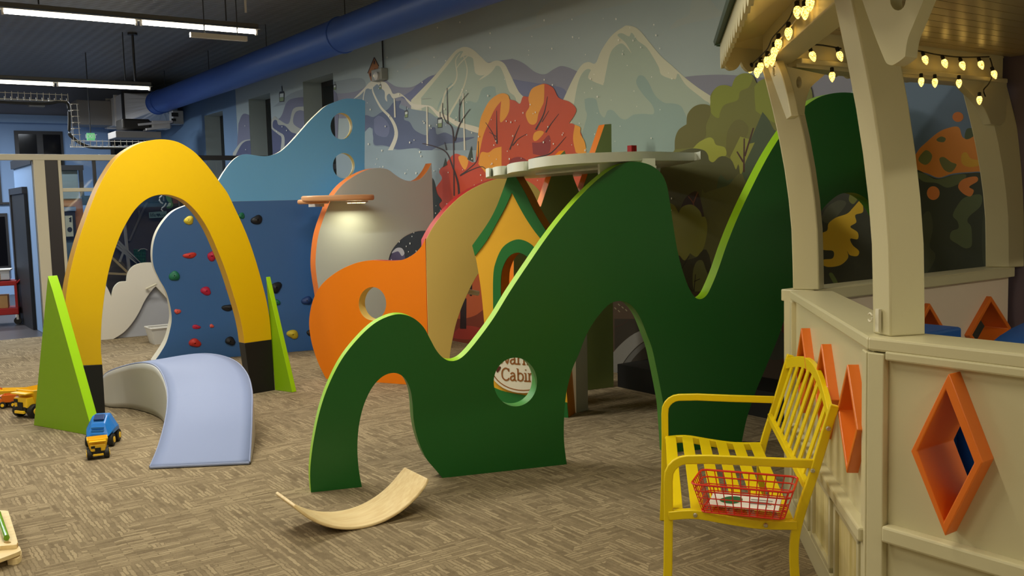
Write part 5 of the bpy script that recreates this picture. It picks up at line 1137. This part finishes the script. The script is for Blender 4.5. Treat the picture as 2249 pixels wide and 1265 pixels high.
nt_.box(Pd.w(*Pd.uv(309, 562), .06), (.17, .05, .19), mat('dark_green_tub', (16, 66, 40), .5)); nt_.build('net_basket', dbx)
MB().tube([Pd.w(*Pd.uv(x, y), -.02) for x, y in ((302, 552), (308, 547), (316, 546), (323, 549))], .008, M_stick, 6).build('net_handle', dbx)
# small teal sign with a heart, green and red hanging ornaments
sgn = thing('wall_sign', Pd.w(*Pd.uv(345, 478), -.04), 'small teal sign with a heart on the dark display wall', 'sign')
lp = [Pd.uv(x, y) for x, y in ((325, 466.5), (364, 463), (364, 477), (326, 479.5))]
MB().prism(lp, [], lambda u, v, d: Pd.w(u, v, d-.05), .015, mat('teal_sign_board', (112, 140, 138), .5), M_dark).build('sign_board', sgn)
hu_, hv_ = Pd.uv(345.5, 472); ht = [(hu_+.0018*16*math.sin(t)**3, hv_+.0018*(13*math.cos(t)-5*math.cos(2*t)-2*math.cos(3*t)-math.cos(4*t))) for t in [k*2*math.pi/20 for k in range(20)]]
M_ink = mat('dark_teal_ink', (22, 50, 54), .6)
MB().prism(ht, [], lambda u, v, d: Pd.w(u, v, d-.053), .003, M_ink, M_ink).build('heart', sgn)
for s_, xx, sz in (('life', 334, .075), ('kids', 356, .065)):
    pu, pv = Pd.uv(xx, 472.5); text('sign_lettering', s_, sz, lambda x, y, z: Pd.w(pu+x, pv+y, -.052-z), M_ink, sgn)
orn = thing('hanging_ornament', Pd.w(*Pd.uv(372, 452), -.3), 'green and white curled ornament with red panel hanging behind the arch', 'ornament')
def ob(pts, m, nm, d=-.08, sm=True):
    lp = cr([Pd.uv(p[0], p[1])+tuple(p[2:]) for p in pts], 4); MB().prism(lp, [], lambda u, v, dd: Pd.w(u, v, dd+d), .02, m, m).build(nm, orn)
ob([(362, 429), (371, 430), (374, 442), (377, 450), (374, 456), (366, 458), (363, 455), (370, 451), (370, 446), (365, 441)], mat('ornament_green', (96, 150, 66), .5), 'green_figure')
ob([(368, 446), (372, 447), (370, 453), (363, 454, 1), (366, 450)], mat('ornament_pale', (200, 214, 170), .5), 'pale_patch', -.085)
MB().tube([Pd.w(*Pd.uv(x, y), -.07) for x, y in ((353, 430), (348, 434), (347.5, 440), (351, 445), (355, 447))], .012, mat('ornament_white', (220, 216, 206), .5), 6).build('white_curl', orn)
MB().tube([Pd.w(*Pd.uv(x, y), -.07) for x, y in ((362, 446), (358, 453), (353, 457), (351.5, 460), (355, 464))], .010, mat('ornament_white', (220, 216, 206), .5), 6).build('white_curl', orn)
MB().tube([Pd.w(*Pd.uv(x, y), -.07) for x, y in ((356, 431), (357, 442))], .012, mat('ornament_grey', (130, 124, 128), .5), 6).build('grey_bar', orn)
ob([(376, 431, 1), (400, 440, 1), (400, 447, 1), (378, 447, 1)], mat('ornament_red', (120, 40, 40), .5), 'red_panel')
# framed opening with poster seen at the left of the arch
Pf = Plane((0, YP+2.0), (1, YP+2.0))
def fbox(x0, y0, x1, y1, m, nm, par, d=0, th=.06):
    a = Pf.uv(x0, y0); b_ = Pf.uv(x1, y1); return MB().prism([(a[0], b_[1]), (b_[0], b_[1]), (b_[0], a[1]), (a[0], a[1])], [], lambda u, v, dd: Pf.w(u, v, dd+d), th, m, m).build(nm, par)
fo = thing('framed_booth', Pf.w(Pf.uv(155, 500)[0], 0, 0), 'black framed booth with amber panel and poster behind the glass', 'booth')
fbox(132, 363, 182, 374, M_dark, 'frame', fo, -.06); fbox(172, 374, 184, 434, M_dark, 'frame', fo, -.06); fbox(132, 374, 174, 436, mat('grey_green_panel', (120, 136, 136), .5), 'back_panel', fo)
fbox(180, 430, 215, 450, M_dark, 'frame', fo, -.05)
fbox(134, 436, 200, 720, mat('amber_wood_panel', (150, 92, 48), .5), 'amber_panel', fo, .02)
fbox(138, 454, 168, 526, M_dark, 'inner_frame', fo, -.03); fbox(139, 455, 166, 463, mat('grey_blue_strip', (110, 124, 140), .5), 'header_strip', fo, -.045)
fbox(136, 526, 190, 720, mat('grey_teal_panel', (92, 112, 116), .5), 'lower_panel', fo, -.01)
po = fbox(141, 474, 160, 519, mat('cream_poster', (188, 182, 150), .6), 'poster', fo, -.06, .01)
for pts in (ell(151.5, 504, 5.5, 5.5, 14), [(149, 480), (155, 476), (155, 488), (150, 486), (152, 482)]):
    lp = [Pf.uv(*p) for p in pts]; MB().prism(lp, [], lambda u, v, d: Pf.w(u, v, d-.064), .003, M_dark, M_dark).build('printed_mark', po)
# side wall of the hall with a black door
q = atz(86, 726); wx_ = q.x
qa = atx(36, 430, wx_)
ws = MB().box2((wx_, YP+.3, 0), (wx_+.12, qa.y+.1, atx(50, 366, wx_).z), M_bluepaint).build('wall_side'); struct(ws)
MB().box2((wx_-.03, YP+.3, atx(50, 366, wx_).z), (wx_+.15, qa.y+.15, atx(50, 366, wx_).z+.12), M_dark).build('wall_cap', ws)
d1 = atx(42, 560, wx_).y; d0 = atx(70, 560, wx_).y; dz = atx(55, 425, wx_).z
do = MB().box2((wx_-.05, d0, 0), (wx_+.01, d1, dz), mat('black_door_paint', (16, 16, 20), .6)).build('door_1'); struct(do)
MB().box2((wx_-.07, d1-.02, 0), (wx_, d1+.08, dz+.09), M_dark).build('door_frame', do); MB().box2((wx_-.07, d0, dz), (wx_, d1, dz+.09), M_dark).build('door_frame', do)
# shelf line on the far wall
MB().box2((XL, YF-.08, aty(20, 449, YF).z), (aty(38, 447, YF).x, YF, aty(20, 444, YF).z), M_dark).build('dado_rail', wf)
# red cart with bins
M_cr = mat('red_cart_enamel', (176, 26, 30), .4)
cp = atz(20, 712); ca0 = thing('utility_cart', cp, 'red metal utility cart with bins in the hall beyond the partition', 'cart')
W, ax, x, y = frame(cp+V(-.02, .1, 0), math.radians(-12)); cw_, cd_ = .78, .42
for z in (.20, .62): MB().box(W(-.2, 0, z), (cw_, cd_, .10 if z < .5 else .07), M_cr, ax).build('shelf', ca0, bevel=.01)
for sx in (-.57, .17):
    for sy in (-.19, .19):
        MB().box(W(sx, sy, .42), (.035, .035, .40), M_cr, ax).build('leg', ca0)
        c_ = MB().lathe(W(sx, sy-.015, .055), [(.05, 0), (.055, .01), (.055, .02), (.05, .03)], M_rubber, ax[1], 16).build('caster', ca0); MB().box(W(sx, sy, .11), (.03, .04, .07), M_galv, ax).build('caster_fork', c_)
MB().tube([W(.19, -.2, .62), W(.25, -.2, .68), W(.25, .2, .68), W(.19, .2, .62)], .012, M_cr, 6).build('handle', ca0)
sb_ = MB().box(W(-.15, 0, .74), (.5, .32, .14), mat('translucent_bin', (205, 210, 220), .3), ax).build('storage_bin', bevel=.01); tag(sb_, 'clear white storage bin on top of the red cart', 'storage bin')
MB().box(W(-.15, 0, .82), (.54, .36, .02), Mb, ax).build('bin_lid', sb_, bevel=.005)
kb = MB().box(W(-.16, -.165, .72), (.28, .012, .1), mat('cardboard', (170, 140, 100), .7), ax).build('cardboard_label', sb_)
bx = MB().box(W(-.08, 0, .345), (.26, .3, .19), mat('kraft_box', (186, 144, 92), .7), ax).build('cardboard_box', bevel=.004); tag(bx, 'tan cardboard box on the lower shelf of the red cart', 'box')
bx = MB().box(W(-.36, 0, .33), (.24, .3, .16), mat('bin_grey', (200, 200, 205), .5), ax).build('paper_tray', bevel=.004); tag(bx, 'pale grey tray on the lower shelf of the red cart', 'tray')
bm_ = MB().beam(aty(44, 640, 16.6), aty(48, 575, 16.9), .02, .02, mat('blue_pole', (70, 130, 160), .5)); bm_.beam(aty(41, 716, 16.4)*1.0, aty(44, 640, 16.6), .08, .05, M_edge); tag(bm_.build('mop'), 'mop with a blue handle leaning beside the black hall door', 'mop')
# ------------------------------------------------------------------ ceiling services
# tube light fixtures
M_tube = mat('fluorescent_tube_glow', (255, 252, 235), .3, emit=14); M_fix = mat('fixture_white_enamel', (190, 188, 180), .4); M_hous = mat('fixture_dark_housing', (84, 82, 78), .5)
def fixture(x0, y, z, label, zc=ZC, grp=None, rod=True):
    t = thing('ceiling_light', (x0+1.3, y, z), label, 'ceiling light', grp)
    MB().box((x0+1.3, y, z+.07), (2.62, .05, .045), M_hous).build('housing', t, bevel=.004)
    rf = MB(); rf.v += [V(x0, y-.05, z+.028), V(x0, y-.03, z+.035), V(x0, y+.03, z+.035), V(x0, y+.05, z+.028), V(x0+2.62, y-.05, z+.028), V(x0+2.62, y-.03, z+.035), V(x0+2.62, y+.03, z+.035), V(x0+2.62, y+.05, z+.028)]
    for j in range(3): rf.f.append((j, j+1, j+5, j+4)); rf.m.append(rf.mi(M_fix))
    rf.build('reflector', t, solid=.004)
    for k in (0, 1):
        a = x0+.03+k*1.31; MB().cyl((a, y, z), (a+1.24, y, z), .019, M_tube, 14).build('tube', t, smooth=True)
        for e in (a-.01, a+1.25): MB().box((e, y, z), (.02, .03, .06), M_galv).build('tube_socket', t)
    for k in (.35, 2.25): MB().cyl((x0+k, y, z+.10), (x0+k, y, zc), .008, M_dark, 8).build('hanger_rod', t)
    return t
lbls = ['long double tube ceiling light nearest the top left of the room', 'long double tube ceiling light farther back above the hall']
for i, (x, y, z, c, p) in enumerate(FIX[:2]): fixture(x, y, z, lbls[i])
LF = ['directly above the green panel', 'above the yellow bench', 'behind the camera', 'above the toy trucks', 'above the open carpet at the left', 'left of the yellow arch', 'behind the gazebo, added to light its inside']
for (x, y, z, c, p), q in zip(FIX[2:], LF): fixture(x, y, z, 'long double tube ceiling light '+q+', above the frame', grp='overhead tube lights')
# pale wiring channel beside the first fixture, conduit and hangers
a = aty(470, 76, 10.2); b_ = aty(542, 90, 10.2); rc = MB().beam(V(a.x-.25, 10.2, (a.z+b_.z)/2), V(b_.x, 10.2, (a.z+b_.z)/2), .05, .05, M_fix); [rc.cyl((xx, 10.2, b_.z), (xx, 10.2, ZC), .006, M_dark, 6) for xx in (a.x-.1, b_.x-.1)]; rc = rc.build('wiring_channel'); tag(rc, 'pale wiring channel hanging behind the first ceiling light', 'channel')
a = aty(540, 28, 10.7); cd2 = MB().cyl((a.x, 10.7, a.z), (a.x, 10.7, ZC), .014, M_galv, 8).build('conduit_drop', smooth=True); tag(cd2, 'thin conduit dropping from the ceiling at the right end of the first light', 'conduit')
a = aty(297, 178, 14.9); hr = MB().cyl((a.x, 14.9, FIX[1][2]+.1), (a.x, 14.9, ZC), .018, M_dark, 8); hr.lathe((a.x, 14.9, ZC-.03), [(.07, 0), (.07, .03)], M_dark, n=12); tag(hr.build('ceiling_rod'), 'dark support rod dropping to the farther ceiling light', 'rod')
# blue round duct along the mural wall
zd = H+5.2*math.tan(math.radians(21.92)); xd = 5.2; rd = 5.2/math.cos(math.radians(21.92))*math.sin(math.radians(2.15)); yd = atx(345, 230, xd).y
du = thing('air_duct', (xd, 9, zd-rd), 'blue round air duct running under the ceiling along the mural wall', 'air duct')
MB().cyl((xd, YB+.1, zd), (xd, yd, zd), rd, M_duct, 40).build('duct_tube', du, smooth=True)
for yy in (yd-.02, yd-.35, atx(752, 85, xd).y, 8.9-3.2, 2.5): MB().tube([V(xd+(rd+.002)*math.cos(t), yy, zd+(rd+.002)*math.sin(t)) for t in [k*2*math.pi/40 for k in range(40)]], .012, M_duct, 6, closed=True, up=V(0, 1, 0)).build('duct_collar', du)
yy = 3.0
while yy < yd-.6:
    MB().cyl((xd, yy, zd+rd), (xd, yy, ZC), .006, M_dark, 6).build('hanger', du); yy += 2.6
# galvanised rectangular duct and transition at its far end
hv_ = thing('air_handler', (xd, yd+1.2, zd), 'galvanised rectangular air handler feeding the blue duct', 'air handler')
p0 = aty(270, 204, yd+.75); p1 = aty(268, 268, yd+.75)
tr = MB(); n = 24; K = []
z0_, z1_ = p1.z, p0.z; xa_, xb_ = p0.x, p0.x+1.05
for i in range(n):
    t = 2*math.pi*i/n; c_, s_ = math.cos(t), math.sin(t); m_ = max(abs(c_), abs(s_)); tr.v.append(V((xa_+xb_)/2+c_/m_*(xb_-xa_)/2, yd+.75, (z0_+z1_)/2+s_/m_*(z1_-z0_)/2))
for i in range(n): t = 2*math.pi*i/n; tr.v.append(V(xd+rd*.95*math.cos(t), yd-.02, zd+rd*.95*math.sin(t)))
for i in range(n): tr.f.append((i, (i+1) % n, n+(i+1) % n, n+i)); tr.m.append(tr.mi(M_galv))
tr.build('transition', hv_)
MB().box2((xa_-.03, yd+.72, z0_-.04), (xb_+.03, yd+.80, z1_+.04), M_dark).build('flange', hv_)
MB().box2((xa_-.0, yd+.80, z0_), (xb_, min(YF-.3, atx(206, 262, xa_).y), z1_), M_galv).build('box_duct', hv_, bevel=.01)
p2 = aty(166, 240, yd+.9); p3 = aty(205, 288, yd+.9)
MB().box2((aty(166, 262, YF-.8).x, YF-1.0, z0_+.02), (xa_, YF-.4, z1_-.05), mat('dull_galvanised', (140, 134, 128), .5, metal=.1)).build('box_duct', hv_, bevel=.01)
for yy in (yd+1.4, yd+2.1): MB().box2((xa_-.03, yy, z0_-.03), (xb_+.03, yy+.05, z1_+.03), M_galv).build('duct_flange', hv_)
uc = thing('unit_heater', (xd-.6, yd-.4, zd-.9), 'grey sheet metal heater unit hanging below the end of the blue duct', 'heater')
a = aty(245, 290, yd-.6); b_ = aty(345, 306, yd-.6)
MB().box2((a.x, yd-.9, b_.z), (b_.x, yd-.3, a.z), mat('dull_galvanised', (140, 134, 128), .5, metal=.1)).build('drip_tray', uc, bevel=.01)
a = aty(262, 262, yd-.6); b_ = aty(325, 286, yd-.6)
MB().box2((a.x, yd-.8, b_.z), (b_.x, yd-.3, a.z), mat('dark_metal_case', (60, 56, 50), .4, metal=.5)).build('fan_case', uc, bevel=.03)
a = aty(330, 265, yd-.7); b_ = aty(372, 284, yd-.7)
MB().box2((a.x, yd-.8, b_.z), (b_.x, yd-.5, a.z), M_galv).build('fan_guard', uc, bevel=.02)
MB().beam(aty(300, 275, yd-.7), aty(375, 268, yd-.7), .25, .04, M_galv).build('baffle', uc); MB().beam(aty(318, 285, yd-.75), aty(362, 280, yd-.75), .25, .04, M_galv).build('baffle', uc)
wfn = thing('wall_fan', aty(386, 265, yd-.5), 'grey box fan mounted on the wall below the blue duct', 'fan')
a = aty(374, 244, yd-.6); b_ = aty(399, 274, yd-.6)
MB().box2((a.x, yd-.75, b_.z), (b_.x, yd-.5, a.z), mat('pale_grey_case', (150, 150, 148), .5)).build('case', wfn, bevel=.01)
for (x0, y0, x1, y1) in ((377, 247, 392, 256), (377, 260, 387, 266)):
    a = aty(x0, y0, yd-.77); b_ = aty(x1, y1, yd-.77); MB().box2((a.x, yd-.765, b_.z), (b_.x, yd-.75, a.z), M_rubber).build('vent_opening', wfn)
# wire cable tray with black cable
ct = thing('cable_tray', (2.0, YP+.2, 3.2), 'white wire cable tray with a black cable above the glass partition', 'cable tray')
YT = YP+.25; Pt = Plane((0, YT), (1, YT)); M_cw = mat('white_tray_wire', (190, 186, 178), .4)
runs = [[(-60, 214), (150, 228)], [(155, 228), (163, 322)], [(158, 322), (330, 324)]]
for ri, ((x0, y0), (x1, y1)) in enumerate(runs):
    a = Pt.w(*Pt.uv(x0, y0)); b_ = Pt.w(*Pt.uv(x1, y1))
    if ri != 1: b_.z = a.z if ri == 0 else b_.z; 
    if ri == 2: a.z = b_.z
    d = (b_-a); L = d.length; d.normalize(); sd = V(0, 0, 1) if ri != 1 else V(1, 0, 0); h_t = .08; b = MB()
    for yo in (0, .10): 
        for hh_ in ((0, h_t) if yo == 0 else (0,)): b.tube([a+sd*hh_+V(0, yo, 0), b_+sd*hh_+V(0, yo, 0)], .004, M_cw, 5, up=V(0, 1, 0))
    k = int(L/.075)
    for i in range(k+1):
        p = a+d*(L*i/k); b.tube([p+sd*(h_t+.02), p, p+V(0, .10, 0), p+V(0, .10, 0)+sd*(h_t*.5)], .0042, M_cw, 5, up=d)
    tag(b.build('tray_mesh', ct), kind='stuff')
cpx = [(-60, 219), (60, 226), (110, 226), (130, 222), (145, 223), (152, 232), (154, 260), (154, 292), (162, 302), (180, 315), (205, 323), (250, 324), (320, 322)]
MB().tube(cr3([Pt.w(*Pt.uv(x, y), .05) for x, y in cpx], 4), .022, M_wire, 8).build('cable', ct, smooth=True)
# pillar edge behind the tray, exit sign, small batten light
px_ = aty(150, 300, YF-1.0)
a = aty(191, 292, 17); b_ = aty(209, 308, 17); ex = MB().box2((a.x, 17, b_.z), (b_.x, 17.04, a.z), mat('exit_sign_green', (120, 220, 140), .4, emit=.3)).build('exit_sign'); tag(ex, 'small glowing green exit sign far back beside the air handler', 'exit sign')
MB().cyl(((a.x+b_.x)/2, 17.02, a.z), ((a.x+b_.x)/2, 17.02, ZC), .008, M_dark, 6).build('stem', ex); Pe = Plane((0, 17), (1, 17)); text('exit_lettering', 'EXIT', .09, lambda x, y, z: V((a.x+b_.x)/2+x, 16.995-z, (a.z+b_.z)/2+y), mat('exit_white', (240, 250, 240), .4), ex)
a = aty(62, 230, YF-.2); b_ = aty(98, 236, YF-.2); bl = MB().box2((a.x, YF-.30, b_.z), (b_.x, YF-.12, a.z), M_fix).build('batten_light', bevel=.02); tag(bl, 'short white batten lamp on the far blue wall below the ceiling', 'lamp')
# emergency light box on the mural with its conduit
ebp = atx(838, 170, WX-.08); eb = thing('emergency_light', ebp, 'grey emergency light box on the mural beside the painted cabin', 'emergency light')
a = PW.uv(830, 153); b_ = PW.uv(853, 177)
MB().box(PW.w((a[0]+b_[0])/2, (a[1]+b_[1])/2, -.05), (.28, abs(a[1]-b_[1])*.85, .10), mat('grey_box_enamel', (150, 150, 140), .5), (PW.ex, V(0, 0, 1), PW.n)).build('case', eb, bevel=.01)
c_ = PW.w(*PW.uv(845, 168), -.10); MB().lathe(c_, [(.05, 0), (.055, .03), (.03, .05)], M_galv, V(-1, 0, 0), 16).build('lamp_head', eb, smooth=True)
MB().lathe(c_+V(-.05, 0, 0), [(.02, 0), (.015, .012)], mat('lamp_lens', (255, 250, 230), .1), V(-1, 0, 0), 12).build('lens', eb)
t0 = PW.uv(845, 154); MB().cyl(PW.w(t0[0], t0[1], -.02), PW.w(t0[0], ZC, -.02), .010, M_dark, 8).build('conduit', eb)
